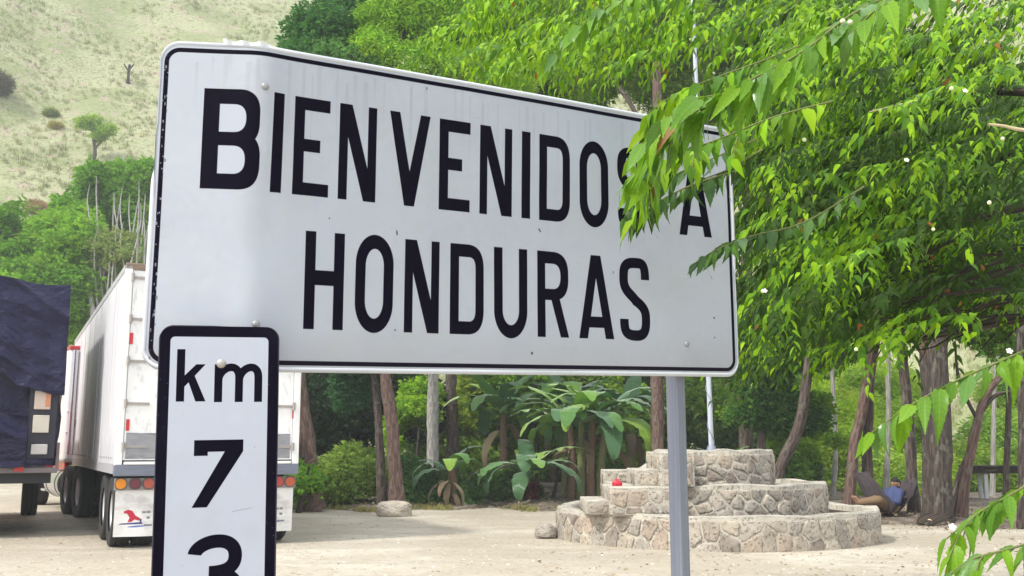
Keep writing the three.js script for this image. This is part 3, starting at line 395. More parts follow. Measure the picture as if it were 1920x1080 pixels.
  const lamp = cyl(0.07, 0.03, -1.05, 1.95, -1.08, 'z', 16); mesh('marker_lamp', lamp, M([0.25, 0.03, 0.04], 0.3), sl);
  const cab = mesh('cab', [bx(2.3, 1.5, 1.5, 0, 1.95, -3.5, 0.14)], wp, t); for (const s of [-1, 1]) mesh('window', bx(0.02, 0.6, 0.9, s * 1.155, 2.3, -3.6, 0.008), M([0.03, 0.035, 0.04], 0.1), cab); mesh('windscreen', bx(2.0, 0.6, 0.03, 0, 2.35, -4.25), M([0.03, 0.035, 0.04], 0.1), cab);
  mesh('hood', [bx(1.5, 0.95, 1.9, 0, 1.45, -5.1, 0.16)], rp, t); for (const s of [-1, 1]) { mesh('fender', bx(0.62, 0.5, 1.35, s * 0.95, 1.05, -5.0, 0.16), rp, t); mesh('side_skirt', bx(0.12, 0.42, 1.4, s * 1.1, 1.12, -2.0, 0.04), rp, t); const tk = cyl(0.34, 1.75, s * 0.92, 0.62, -2.3, 'z', 28); const fk = mesh('fuel_tank', tk, M([0.62, 0.63, 0.66], 0.28, 0.85), t); for (const z of [-1.75, -2.85]) mesh('tank_strap', cyl(0.348, 0.06, s * 0.92, 0.62, z, 'z', 28), darkMetal, fk); mesh('step', bx(0.3, 0.05, 0.5, s * 1.08, 0.42, -3.5, 0.01), M([0.6, 0.61, 0.63], 0.35, 0.7), t); mesh('exhaust_stack', cyl(0.07, 2.3, s * 1.12, 2.4, -0.98, 'y', 14), M([0.6, 0.6, 0.62], 0.25, 0.9), t); }
  mesh('bumper', bx(2.35, 0.32, 0.16, 0, 0.6, -6.1, 0.05), M([0.6, 0.6, 0.62], 0.25, 0.9), t);
}
// ---------- truck under a dark blue tarpaulin ----------
{
  const c = at(95, 1000, 16.6), right = V(Math.cos(A1), 0, -Math.sin(A1)), W = 2.5, H = 4.08, B = 1.12;
  const o = thing('covered_truck', 'truck with its load wrapped in dark blue tarpaulin at the left edge', 'truck', V(c.x, 0, c.z).addScaledVector(right, -W / 2), A1);
  const tarpM = new THREE.MeshPhysicalMaterial({ color: col(0.012, 0.011, 0.042), roughness: 0.3, specularIntensity: 0.5, side: THREE.DoubleSide, bumpMap: tex(512, 512, (u, v) => fbm(u, v, 9, 221, 5), true), bumpScale: 0.09 });
  const fold = (x, y) => 0.13 * Math.pow(1 - Math.abs(2 * fbm((x * 0.6 + y * 0.9) / 8 + 0.5, (y - x * 0.3) / 20 + 0.5, 12, 231, 3) - 1), 3) + 0.05 * fbm(x / 9 + 0.5, y / 9 + 0.5, 16, 235, 3);
  mesh('tarpaulin', [
    sheet(70, 90, (i, j) => { const x = lerp(-W / 2, W / 2, i), y = lerp(B, H, j), e = 0.12 * Math.pow(Math.abs(2 * i - 1), 6); return V(x * (1 + 0.03 * (fbm(j, 0.3, 9, 240, 3) - 0.5)), y - e * 0.4 * j - 0.05 * Math.sin(i * 9) * j * j, fold(x, y) - e - 0.12 * j * j * j); }),
    sheet(30, 40, (i, j) => { const x = lerp(-W / 2, W / 2, i), z = -4.2 * j - 0.12; return V(x, H + 0.06 * Math.sin(Math.PI * i) - 0.05 * Math.sin(i * 9) * (1 - j) + 0.06 * fbm(i, j, 8, 244, 3) - 0.048, z); }),
    ...[-1, 1].map((s) => sheet(30, 30, (i, j) => { const y = lerp(B, H - 0.06, j), z = -4.2 * i - 0.12; return V(s * (W / 2 - 0.02 + 0.08 * fbm(i, j, 9, 248, 3)), y, z); })),
  ], tarpM, o);
  // upper flap hanging over the rear, its lower edge running down to the left
  mesh('tarpaulin_flap', sheet(60, 40, (i, j) => { const x = lerp(-W / 2 - 0.02, W / 2 + 0.05, i), low = lerp(2.35, 2.62, i) - 0.28 * sst(0.62, 0.75, i) + 0.1 * Math.sin(i * 11), y = lerp(low, H + 0.02 - 0.05 * Math.sin(i * 9), j); return V(x, y, 0.1 + fold(x + 3, y) * 1.2 - 0.16 * j * j * j + 0.02 * Math.sin(i * 40) * (1 - j)); }), tarpM, o);
  mesh('tarpaulin_flap', sheet(50, 24, (i, j) => { const x = lerp(-W / 2 - 0.02, W / 2 - 0.45, i), y = lerp(1.14 + 0.05 * Math.sin(i * 12), 1.92 + 0.1 * i, j); return V(x, y, 0.07 + fold(x + 7, y + 2) * 1.3); }), tarpM, o);
  const dk = M([0.02, 0.02, 0.035], 0.55); mesh('corner_board', bx(0.42, 1.5, 0.08, W / 2 - 0.24, 1.98, 0.1, 0.02), dk, o);
  for (const [y, h, cc] of [[2.16, 0.3, [0.62, 0.5, 0.42]], [1.78, 0.28, [0.6, 0.55, 0.47]], [1.38, 0.16, [0.5, 0.48, 0.46]]]) { const l = mesh('lamp_box', bx(0.24, h, 0.05, W / 2 - 0.26, y, 0.16, 0.015), M(cc, 0.35), o); if (h > 0.29) mesh('amber_lens', bx(0.07, h * 0.7, 0.012, W / 2 - 0.18, y, 0.19, 0.005), M([0.62, 0.25, 0.12], 0.3), l); }
  mesh('tail_beam', bx(W + 0.06, 0.09, 0.12, 0, 1.05, 0.02, 0.015), M([0.22, 0.19, 0.2], 0.6, 0.3), o); mesh('bracket', [bx(0.05, 0.42, 0.05, W / 2 + 0.02, 1.28, 0.04, 0.01)], M([0.2, 0.16, 0.15], 0.7), o);
  mesh('tail_light', bx(0.14, 0.09, 0.04, 0.72, 1.08, 0.1, 0.012), M([0.6, 0.03, 0.03], 0.3), o);
  mesh('bed', bx(W - 0.1, 0.22, 4.2, 0, 0.95, -2.2), darkMetal, o); mesh('frame', [bx(0.12, 0.24, 6.4, -0.55, 0.76, -3.3), bx(0.12, 0.24, 6.4, 0.2, 0.76, -3.3)], darkMetal, o);
  for (const z of [-0.6, -1.9]) { for (const s of [-1, 1]) { wheel(o, s * 1.1 - (s > 0 ? 0.98 : 0.1), z, 0.52, 0.28); wheel(o, s * 0.79 - (s > 0 ? 0.98 : 0.1), z, 0.52, 0.28, false); } mesh('axle', cyl(0.08, 1.5, -0.4, 0.52, z, 'x', 10), darkMetal, o); }
  for (const s of [-1, 1]) wheel(o, s * 1.05, -6.0, 0.5, 0.3);
  mesh('cab', [bx(2.3, 1.7, 1.6, 0, 1.65, -5.3, 0.15), bx(2.0, 0.8, 1.0, 0, 1.15, -6.4, 0.15)], M([0.5, 0.06, 0.06], 0.4), o);
}

// ---------- stepped stone platform with flagpole ----------
function clip(poly, mx, my, nx, ny) { const out = []; for (let i = 0; i < poly.length; i++) { const a = poly[i], b = poly[(i + 1) % poly.length], da = (a[0] - mx) * nx + (a[1] - my) * ny, db = (b[0] - mx) * nx + (b[1] - my) * ny; if (da <= 0) out.push(a); if (da * db < 0) { const t = da / (da - db); out.push([lerp(a[0], b[0], t), lerp(a[1], b[1], t)]); } } return out; }
function rubble(parent, w, h, cell, map, sd) {  // irregular stones filling a w x h face; map(u, v, off) gives the place
  seed(sd); const S = [], nx = Math.max(1, Math.round(w / cell)), ny = Math.max(1, Math.round(h / (cell * 0.72)));
  for (let i = 0; i < nx; i++) for (let j = 0; j < ny; j++) S.push([(i + 0.5 + (j % 2 ? 0.3 : -0.2) + rr(-0.42, 0.42)) * w / nx, (j + 0.5 + rr(-0.4, 0.4)) * h / ny]);
  S.forEach((s, k) => {
    let p = [[0, 0], [w, 0], [w, h], [0, h]]; S.forEach((q, m) => { if (m !== k) p = clip(p, (s[0] + q[0]) / 2, (s[1] + q[1]) / 2, q[0] - s[0], q[1] - s[1]); });
    if (p.length < 3) return; const cx = p.reduce((a, q) => a + q[0], 0) / p.length, cy = p.reduce((a, q) => a + q[1], 0) / p.length;
    // subdivide edges, round corners, shrink for the joint
    const R = []; for (let i = 0; i < p.length; i++) { const a = p[i], b = p[(i + 1) % p.length]; for (const t of [0.14, 0.5, 0.86]) R.push([lerp(a[0], b[0], t), lerp(a[1], b[1], t)]); }
    const jn = rr(0.006, 0.018), off = rr(0.003, 0.026), P = [], U = [], I = [], n = R.length, tx = rr(0, 5), ty = rr(0, 5);
    for (const [sh, o] of [[jn, -0.01], [jn + 0.004, off * 0.75], [jn + 0.022, off]]) for (const q of R) { const dx = q[0] - cx, dy = q[1] - cy, l = Math.hypot(dx, dy), f = Math.max(0.2, (l - sh - 0.006 * rnd()) / l), z = map(cx + dx * f, cy + dy * f, o); P.push(z.x, z.y, z.z); U.push(tx + (cx + dx * f) * 0.9, ty + (cy + dy * f) * 0.9); }
    const z = map(cx, cy, off + rr(-0.003, 0.008)); P.push(z.x, z.y, z.z); U.push(tx + cx * 0.9, ty + cy * 0.9);
    for (let r = 0; r < 2; r++) for (let i = 0; i < n; i++) { const a = r * n + i, b = r * n + (i + 1) % n; I.push(a, b, a + n, b, b + n, a + n); }
    for (let i = 0; i < n; i++) I.push(2 * n + i, 2 * n + (i + 1) % n, 3 * n);
    const g = new THREE.BufferGeometry(); g.setAttribute('position', new THREE.Float32BufferAttribute(P, 3)); g.setAttribute('uv', new THREE.Float32BufferAttribute(U, 2)); g.setIndex(I); g.computeVertexNormals(); mesh('stone', g, pick(stoneMats), parent);
  });
}
const PC = at(1339, 1000, 16.7); PC.y = 0;
{
  const o = thing('stone_platform', 'round three-tier platform of rubble stone with steps beside the flagpole', 'monument base', PC);
  seed(51);
  const ring = (R, y0, y1, name, cell, sd, planter) => {
    const pr = planter ? [[R - 0.3, y0], [R - 0.3, y1], [R - 0.02, y1 + 0.012], [R, y1 - 0.02], [R, y0]] : [[0, y1], [R - 0.02, y1 + 0.006], [R, y1 - 0.02], [R, y0]];
    const g = new THREE.LatheGeometry(pr.map(([a, b]) => new THREE.Vector2(a, b)), 96); const uv = g.attributes.uv; for (let i = 0; i < uv.count; i++) uv.setXY(i, uv.getX(i) * R * 5, uv.getY(i) * 1.3);
    g.computeVertexNormals(); const p = g.attributes.position; for (let i = 0; i < p.count; i++) { const a = Math.atan2(p.getZ(i), p.getX(i)), k = 1 + 0.008 * Math.sin(a * 5) + 0.006 * Math.sin(a * 13); p.setX(i, p.getX(i) * k); p.setZ(i, p.getZ(i) * k); p.setY(i, p.getY(i) + (p.getY(i) > y0 + 0.05 ? 0.014 * Math.sin(a * 9) + 0.03 * (n3(p.getX(i) * 3 + 20, p.getZ(i) * 3 + 20, 5) - 0.5) : 0)); }
    const t = mesh(name, g, mortarMat, o);
    const a0 = -0.25, a1 = Math.PI + 0.25; rubble(t, (a1 - a0) * R, y1 - y0 - 0.045, cell, (u, v, off) => { const a = a1 - u / R, k = 1 + 0.008 * Math.sin(a * 5) + 0.006 * Math.sin(a * 13); return V(Math.cos(a) * (R * k + off), y0 + v, Math.sin(a) * (R * k + off)); }, sd);
    return t;
  };
  ring(2.52, -0.05, 0.47, 'bottom_tier', 0.28, 52, true); ring(1.76, 0.0, 0.86, 'middle_tier', 0.25, 53, true); ring(0.96, 0.4, 1.36, 'top_tier', 0.23, 54, false);
  const soil = M([0.1, 0.075, 0.05], 0.97, 0, { map: stoneMap }); mesh('planter_soil', [cyl(2.4, 0.05, 0, 0.36, 0, 'y', 48)], soil, o); mesh('planter_soil', [cyl(1.55, 0.05, 0, 0.78, 0, 'y', 48)], soil, o);
  // stair blocks on the left; X from photograph columns at their own distance
  const X = (px, d) => (px - 960) / FOC * d * 1.0 - PC.x, blk = (x0, x1, y0, y1, zf, dep, sd, cell = 0.24) => {
    const g = bx(x1 - x0, y1 - y0, dep, (x0 + x1) / 2, (y0 + y1) / 2, -zf - dep / 2 - PC.z, 0.02); const s = mesh('stair_block', g, mortarMat, o);
    rubble(s, x1 - x0 - 0.04, y1 - y0 - 0.05, cell, (u, v, off) => V(x0 + 0.02 + u, y0 + 0.012 + v, -zf - PC.z + off * 0.7), sd);
    rubble(s, dep - 0.06, y1 - y0 - 0.05, cell, (u, v, off) => V(x0 - off * 0.7, y0 + 0.012 + v, -zf - dep + 0.03 + u - PC.z), sd + 40);
  };
  blk(X(1096, 14.9), X(1142, 14.9), 0.45, 0.65, 14.95, 1.3, 61); blk(X(1140, 14.8), X(1262, 14.8), 0.45, 0.85, 14.72, 1.35, 62); blk(X(1186, 15.2), X(1232, 15.2), 0.84, 1.09, 15.1, 1.2, 63); blk(X(1230, 15.2), X(1292, 15.2), 0.84, 1.345, 14.95, 1.6, 64); blk(X(1127, 17.4), X(1190, 17.4), 0.45, 1.04, 17.2, 0.6, 65);
  // flagpole
  const f = thing('flagpole', 'tall white painted flagpole with rope rising from the stone platform', 'flagpole', V(PC.x, 1.36, PC.z)); f.rotation.z = 0.012;
  mesh('pole', cyl(0.042, 8.6, 0, 4.3, 0, 'y', 16, 0.034), M([0.62, 0.66, 0.72], 0.5, 0, { map: galvMap }), f); mesh('collar', cyl(0.09, 0.08, 0, 0.04, 0, 'y', 16, 0.06), galv, f);
  const rp = []; for (let i = 0; i <= 160; i++) { const t = i / 160; rp.push(V(0.05 * Math.cos(t * 90), t * 8.5 + 0.1, 0.05 * Math.sin(t * 90))); } mesh('rope', tube(rp, 0.007, 0.007, 640, 4), M([0.22, 0.24, 0.28], 0.9), f); { const b = new THREE.SphereGeometry(0.07, 16, 12); b.translate(0, 8.64, 0); mesh('finial', b, galv, f); }
}
function rock(name, label, p, s, sd, mat = stoneMats[3], turn = 0) { const g = new THREE.IcosahedronGeometry(1, 3), q = g.attributes.position; for (let i = 0; i < q.count; i++) { const v = V(q.getX(i), q.getY(i), q.getZ(i)), k = 0.72 + 0.5 * n3(v.x * 1.3 + sd * 3, v.y * 1.3 + 20, v.z * 1.3 + 20) + 0.08 * n3(v.x * 5 + sd, v.y * 5 + 20, v.z * 5 + 20); v.multiplyScalar(k); v.y = Math.max(v.y, -0.35); q.setXYZ(i, v.x * s.x, v.y * s.y, v.z * s.z); } g.computeVertexNormals(); const m = mesh(name, g, mat); m.position.copy(p); m.rotation.y = turn; return tag(m, label, 'rock'); }
{ const p = gnd(1024, 1009); rock('stone_block', 'squarish loose grey stone lying left of the platform foot', V(p.x, 0.08, p.z), V(0.17, 0.16, 0.16), 3, stoneMats[4], 0.3); const q = gnd(737, 968); rock('boulder', 'low pale boulder at the foot of the two thin trunks', V(q.x, 0.08, q.z), V(0.38, 0.22, 0.28), 5, stoneMats[3], 0.2); const r = gnd(1020, 955); rock('pale_pebble', 'small pale stone lying near the banana stems', V(r.x, 0.02, r.z), V(0.13, 0.06, 0.1), 8, stoneMats[3]); }
{ const p = at(1157, 911, 15.15); const g = new THREE.IcosahedronGeometry(0.052, 3), q = g.attributes.position; for (let i = 0; i < q.count; i++) { const v = V(q.getX(i), q.getY(i), q.getZ(i)); v.multiplyScalar(0.8 + 0.7 * n3(v.x * 30 + 9, v.y * 30 + 9, v.z * 30 + 9)); v.x *= 1.25; if (v.y > 0.03) { v.x *= 0.55; v.y *= 1.3; } q.setXYZ(i, v.x, Math.max(v.y, -0.04), v.z); } g.computeVertexNormals(); const m = mesh('red_bag', g, M([0.6, 0.02, 0.05], 0.5)); m.position.set(p.x, 0.885, p.z); tag(m, 'small crumpled red bag left on the platform steps', 'bag'); }
{ const p = at(1205, 880, 18.6), s = thing('leaning_slab', 'pale slab leaning behind the platform steps', 'slab', V(p.x, 0, p.z), 0.2); const g = bx(0.75, 0.06, 0.5, 0, 0, 0, 0.012); g.rotateZ(0.55); g.translate(0, 1.0, 0); mesh('slab', g, mortarMat, s); mesh('support', [bx(0.14, 0.98, 0.14, -0.12, 0.45, 0.1, 0.02), bx(0.14, 1.15, 0.14, 0.22, 0.53, -0.1, 0.02)], stoneMats[2], s); }
{ const p = at(1885, 940, 25.5), s = thing('wooden_table', 'dark wooden table with pale legs among the trees at right', 'table', V(p.x, 0, p.z), -0.1); for (let k = 0; k < 4; k++) mesh('board', bx(1.9, 0.05, 0.17, 0, 0.95, -0.28 + k * 0.185, 0.012), barkDark, s); mesh('apron', [bx(1.8, 0.14, 0.04, 0, 0.85, 0.26), bx(1.8, 0.14, 0.04, 0, 0.85, -0.26)], barkDark, s); for (const a of [-0.5, 0.7]) for (const b of [-0.2, 0.2]) mesh('leg', bx(0.09, 0.9, 0.09, a, 0.41, b, 0.01), M([0.55, 0.55, 0.55], 0.8), s); }

// ---------- trees ----------
function tree(name, label, cat, trunks, blobs, n, size, c, o = {}) {
  const base = trunks[0].pts[0], t = thing(name, label, cat, V(base.x, base.y, base.z), 0, o.group), L = (p) => p.clone().sub(base);
  trunks.forEach((k, i) => mesh(k.limb ? 'limb' : 'trunk', tube(k.pts.map(L), (s) => lerp(k.r0, k.r1, s) * (k.limb ? 1 : 1 + 0.4 * Math.exp(-s * (k.flare ?? 22))), 0, 26, 10, k.wob ?? 0.18, i + base.x), k.mat || barkBrown, t));
  if (n) { const f = instances('foliage', o.geo || clumpBroad, foliageMat, crown(blobs.map(([p, r, fl]) => [p, r, fl]), n, size, c, o).map((e) => ({ m: new THREE.Matrix4().makeTranslation(-base.x, -base.y, -base.z).multiply(e.m), c: e.c })), t); f.userData.kind = 'stuff'; }
  return t;
}
const G = { mid: [0.075, 0.15, 0.022], bright: [0.12, 0.25, 0.02], deep: [0.03, 0.085, 0.03], blue: [0.03, 0.09, 0.05], yel: [0.15, 0.22, 0.03], pale: [0.13, 0.2, 0.06] };
// roots on the ground, then points up the trunk by photograph column and row at that distance
const up = (d, list, mat, r0, r1, x = {}) => { const p = list.map(([a, b]) => at(a, b, d)); p[0].y = Math.min(p[0].y, 0.02); return { pts: p, mat, r0, r1, ...x }; };
seed(71);
const lim = (a, b, r0, r1, mat) => ({ pts: [a, a.clone().lerp(b, 0.5).add(V(rr(-0.3, 0.3), 0.3, rr(-0.3, 0.3))), b], r0, r1, mat, limb: true });
// left behind the sign
{ const k = up(23.2, [[588, 958], [576, 830], [560, 705], [566, 560], [590, 300]], barkRed, 0.21, 0.14); const top = k.pts[4]; tree('broadleaf_tree', 'reddish leaning trunk just right of the white trailer with dark crown', 'tree', [k, lim(top, at(590, 70, 24), 0.1, 0.04, barkBrown), lim(top, at(660, 120, 23), 0.1, 0.04, barkBrown)], [[at(615, 75, 24.5), 1.15, 0.8], [at(575, 120, 23.5), 0.75], [at(655, 150, 24), 1.2, 0.8], [at(600, 240, 24), 1.5, 0.7], [at(640, 40, 25.5), 1.0]], 5200, 0.19, [0.035, 0.11, 0.035], { c2: [0.06, 0.15, 0.05], yel: 0.15, gap: 0.4 }); }
{ const k = up(24, [[717, 950], [709, 780], [700, 690], [690, 420]], barkBrown, 0.11, 0.07); tree('thin_tree', 'thinner of the paired trunks rising behind the low boulder', 'tree', [k], [[at(690, 650, 24.4), 1.0], [at(640, 735, 24.6), 0.7, 0.6], [at(760, 640, 24.4), 1.0]], 2600, 0.2, G.blue, { gap: 0.44, yel: 0.1 }); }
{ const k = up(23.7, [[745, 952], [735, 800], [722, 690], [716, 420], [735, 150]], barkRed, 0.17, 0.1); const top = k.pts[4]; tree('feathery_tree', 'bright green feathery tree above the middle of the sign', 'tree', [k, lim(top, at(800, 20, 24), 0.08, 0.03, barkBrown), lim(top, at(850, 110, 25), 0.08, 0.03, barkBrown)], [[at(760, 30, 24), 1.1, 0.7], [at(720, 95, 23.7), 0.75, 0.7], [at(830, 40, 24.5), 1.2, 0.6], [at(800, 130, 24), 1.1, 0.7], [at(790, -90, 25), 1.6], [at(900, 150, 25), 1.4, 0.7]], 7000, 0.26, [0.13, 0.27, 0.025], { geo: clumpFine, c2: [0.17, 0.31, 0.03], gap: 0.4, yel: 0.35 }); }
{ const k = up(27.5, [[815, 935], [811, 800], [813, 700], [816, 500], [830, 250]], barkPale, 0.17, 0.12); tree('pale_trunk_tree', 'pale grey trunk standing behind the banana leaves left of centre', 'tree', [k], [[at(960, 20, 30), 2.2, 0.8], [at(880, 120, 30), 2.0, 0.7], [at(1020, 130, 30.5), 2.3, 0.8], [at(930, -80, 30), 2.0]], 6500, 0.3, G.mid, { c2: G.yel, gap: 0.42 }); }
{ const k = up(29, [[850, 930], [848, 790], [846, 700], [870, 400]], barkBrown, 0.19, 0.13); tree('slim_tree', 'brown trunk right behind the pale grey trunk', 'tree', [k], [[at(930, 690, 31), 1.2, 0.8], [at(900, 760, 31), 0.8, 0.8], [at(985, 745, 31.5), 1.0, 0.8]], 2800, 0.28, G.yel, { c2: G.bright, gap: 0.45 }); }
{ const k = up(24.5, [[1234, 930], [1233, 780], [1231, 690], [1235, 300], [1230, 100]], barkRed, 0.165, 0.12); tree('straight_tree', 'straight red-brown trunk left of the right signpost', 'tree', [k, lim(k.pts[3], at(1130, 130, 25), 0.08, 0.03, barkBrown)], [[at(1130, 120, 26), 1.5, 0.7], [at(1220, 60, 26), 1.7, 0.8], [at(1100, 40, 27), 1.5, 0.7], [at(1290, 140, 26), 1.5, 0.8], [at(1240, -40, 27), 1.8]], 6500, 0.28, G.mid, { c2: [0.1, 0.2, 0.02], geo: clumpFine, gap: 0.44 }); }
// dark understory masses in the left wood and brighter ones at right, each a tree or bush of its own
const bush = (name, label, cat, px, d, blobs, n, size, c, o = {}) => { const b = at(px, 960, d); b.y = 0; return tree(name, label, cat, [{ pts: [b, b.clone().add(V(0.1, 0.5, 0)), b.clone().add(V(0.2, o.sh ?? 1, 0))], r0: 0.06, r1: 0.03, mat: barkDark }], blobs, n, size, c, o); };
bush('leafy_shrub', 'pale green leafy shrub between the leaning trunk and the paired trunks', 'shrub', 640, 24.8, [[at(640, 905, 24.8), 0.85, 0.8], [at(605, 925, 24.6), 0.5], [at(685, 900, 25), 0.7, 0.9], [at(660, 862, 25.2), 0.5]], 2600, 0.17, [0.13, 0.21, 0.06], { c2: [0.09, 0.16, 0.04], geo: clumpBroad, gap: 0.36, yel: 0.2 });
bush('broad_leaf_plant', 'low light green plant beside the trailer lights', 'plant', 560, 22.6, [[at(560, 920, 22.8), 0.45, 1.1], [at(556, 880, 23.3), 0.3]], 500, 0.2, [0.13, 0.28, 0.05], { gap: 0.35 });
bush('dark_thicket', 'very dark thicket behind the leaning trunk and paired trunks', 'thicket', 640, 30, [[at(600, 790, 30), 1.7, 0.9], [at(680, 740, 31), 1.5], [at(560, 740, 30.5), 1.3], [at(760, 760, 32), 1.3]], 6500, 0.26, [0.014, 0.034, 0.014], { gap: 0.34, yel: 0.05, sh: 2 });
bush('young_tree', 'bright yellow-green sapling between the paired trunks and pale trunk', 'tree', 770, 28, [[at(775, 785, 28.5), 0.65, 1], [at(755, 820, 28.3), 0.5], [at(790, 740, 29), 0.5]], 1100, 0.22, [0.14, 0.27, 0.02], { gap: 0.4, sh: 2 });
bush('deep_green_bush', 'deep green bush below the drooping banana leaves', 'bush', 800, 25.3, [[at(790, 925, 25.3), 0.65, 0.9], [at(860, 935, 25.2), 0.5, 0.9], [at(960, 930, 26), 0.7, 0.8], [at(760, 890, 26), 0.5]], 1900, 0.2, [0.05, 0.12, 0.04], { gap: 0.38, yel: 0.1 });
bush('red_leaf_bush', 'dark bush with reddish leaves left of the banana stems', 'bush', 1035, 25.4, [[at(1035, 905, 25.6), 0.42, 0.7], [at(1000, 925, 25.4), 0.35, 0.7]], 650, 0.17, [0.06, 0.05, 0.03], { gap: 0.36, c2: [0.11, 0.03, 0.035], yel: 0.1 });
bush('shaded_wood', 'mottled green wood behind the banana plants', 'thicket', 1000, 33, [[at(900, 800, 33), 1.5], [at(1000, 760, 33.5), 1.6], [at(1090, 720, 34), 1.4], [at(1190, 780, 33), 1.5], [at(1280, 760, 33), 1.4], [at(870, 880, 31), 1.1], [at(1150, 880, 31), 1.1]], 7500, 0.3, [0.08, 0.16, 0.03], { c2: [0.16, 0.27, 0.04], gap: 0.4, sh: 2 });
{ const k = up(27, [[1400, 940], [1398, 700], [1402, 420], [1420, 150]], barkBrown, 0.2, 0.12); tree('tall_tree', 'tall leafy tree standing behind the flagpole above the right end of the sign', 'tree', [k], [[at(1420, 60, 27.5), 1.7, 0.9], [at(1350, 160, 27.5), 1.4, 0.9], [at(1500, 180, 28), 1.9, 0.9], [at(1560, 40, 28), 1.9, 0.9], [at(1420, 300, 28), 1.6, 0.9], [at(1480, -60, 28), 1.9]], 7000, 0.28, [0.06, 0.14, 0.02], { c2: [0.11, 0.2, 0.02], gap: 0.4 }); }
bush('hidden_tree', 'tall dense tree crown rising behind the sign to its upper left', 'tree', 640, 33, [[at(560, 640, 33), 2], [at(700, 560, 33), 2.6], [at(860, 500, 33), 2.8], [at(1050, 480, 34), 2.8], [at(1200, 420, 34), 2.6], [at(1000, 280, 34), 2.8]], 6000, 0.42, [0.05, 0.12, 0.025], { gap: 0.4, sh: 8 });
// right wood
{ const k = up(19, [[1758, 982], [1757, 850], [1752, 700], [1748, 560], [1740, 300]], bark([0.04, 0.031, 0.025], [0.095, 0.073, 0.06]), 0.265, 0.235, { wob: 0.08, flare: 60 }); tree('thick_tree', 'thickest dark trunk at right standing by the hammock', 'tree', [k, { pts: [at(1752, 690, 19), at(1715, 620, 18.8), at(1660, 560, 18.5)], r0: 0.1, r1: 0.04, mat: barkRed, limb: true }, { pts: [at(1752, 660, 19), at(1800, 590, 19.2), at(1880, 540, 19)], r0: 0.1, r1: 0.04, mat: barkDark, limb: true }], [[at(1740, 250, 20), 2.2, 0.8], [at(1850, 330, 20), 2.2, 0.8], [at(1640, 330, 20), 2.0, 0.7], [at(1760, 440, 20.5), 1.8, 0.6]], 6500, 0.26, [0.045, 0.11, 0.018], { gap: 0.42 }); }
{ const k = up(20.8, [[1714, 972], [1708, 860], [1699, 740], [1690, 640], [1680, 480]], barkBrown, 0.115, 0.085); tree('slender_tree', 'slender dark trunk right of the hammock', 'tree', [k], [[at(1660, 470, 21), 1.6, 0.7], [at(1570, 420, 21.5), 1.6, 0.7]], 2400, 0.26, [0.05, 0.12, 0.02], {}); }
{ const k = up(22.4, [[1590, 950], [1602, 840], [1620, 750], [1634, 660], [1648, 560]], barkRed, 0.125, 0.085); tree('slanting_tree', 'slanting reddish trunk behind the right side of the platform', 'tree', [k, { pts: [at(1625, 905, 22.6), at(1627, 800, 22.6), at(1632, 700, 22.6), at(1650, 600, 22.6)], r0: 0.115, r1: 0.09, mat: barkBrown, limb: true }], [[at(1620, 560, 23), 1.2, 0.6], [at(1540, 600, 23.5), 1.0, 0.7]], 1700, 0.24, [0.07, 0.15, 0.025], {}); }
{ const k = up(23, [[1448, 930], [1462, 880], [1494, 810], [1512, 720], [1522, 600]], barkBrown, 0.15, 0.1); tree('bent_tree', 'bent brown trunk rising behind the top tier of the platform', 'tree', [k], [[at(1530, 640, 24), 0.9, 0.8], [at(1470, 590, 24), 1.3, 0.7], [at(1400, 600, 24), 1.2, 0.8]], 2600, 0.24, [0.06, 0.14, 0.025], {}); }
{ const k = up(24.5, [[1426, 940], [1428, 800], [1430, 720], [1425, 620]], barkBrown, 0.13, 0.09); tree('small_leafy_tree', 'small leafy dark green tree behind the flagpole foot', 'tree', [k], [[at(1400, 750, 24.6), 0.75, 0.8], [at(1350, 720, 24.8), 0.75, 0.9], [at(1460, 770, 24.6), 0.7, 0.8], [at(1420, 690, 24.6), 0.8, 0.8], [at(1520, 780, 25), 0.6, 0.9]], 3300, 0.19, [0.035, 0.1, 0.028], { c2: [0.09, 0.19, 0.03], gap: 0.42 }); }
{ const a = [[1800, 985], [1812, 890], [1828, 810], [1846, 745], [1880, 700]], k = up(19.6, a, barkRed, 0.1, 0.06), k2 = up(19.8, [[1778, 985], [1800, 900], [1822, 840], [1838, 760]], barkBrown, 0.09, 0.06); tree('forked_tree', 'forked red-brown trunk slanting right of the thickest trunk', 'tree', [k, k2, { pts: [at(1838, 775, 19.6), at(1870, 740, 19.6), at(1930, 735, 19.4)], r0: 0.05, r1: 0.03, mat: barkDark, limb: true }, { pts: [at(1834, 790, 19.6), at(1800, 720, 19.6), at(1790, 640, 19.6)], r0: 0.04, r1: 0.02, mat: barkDark, limb: true }], [[at(1890, 640, 19.8), 0.7, 0.5], [at(1840, 600, 19.8), 0.9, 0.5]], 500, 0.2, [0.07, 0.15, 0.03], {}); }
{ const k = up(22, [[1884, 965], [1888, 850], [1892, 740], [1890, 600]], barkBrown, 0.07, 0.05); tree('grey_sapling', 'thin grey stem between the forked trunk and the right edge', 'tree', [k], [[at(1890, 560, 22), 0.8, 0.6]], 600, 0.22, [0.07, 0.15, 0.03], {}); }
{ const k = up(18.2, [[1919, 990], [1918, 800], [1914, 640], [1912, 420]], barkDark, 0.085, 0.07); tree('edge_tree', 'dark upright trunk at the right edge of the view', 'tree', [k], [[at(1920, 420, 18.5), 1.3, 0.7]], 1400, 0.24, [0.04, 0.1, 0.02], {}); }
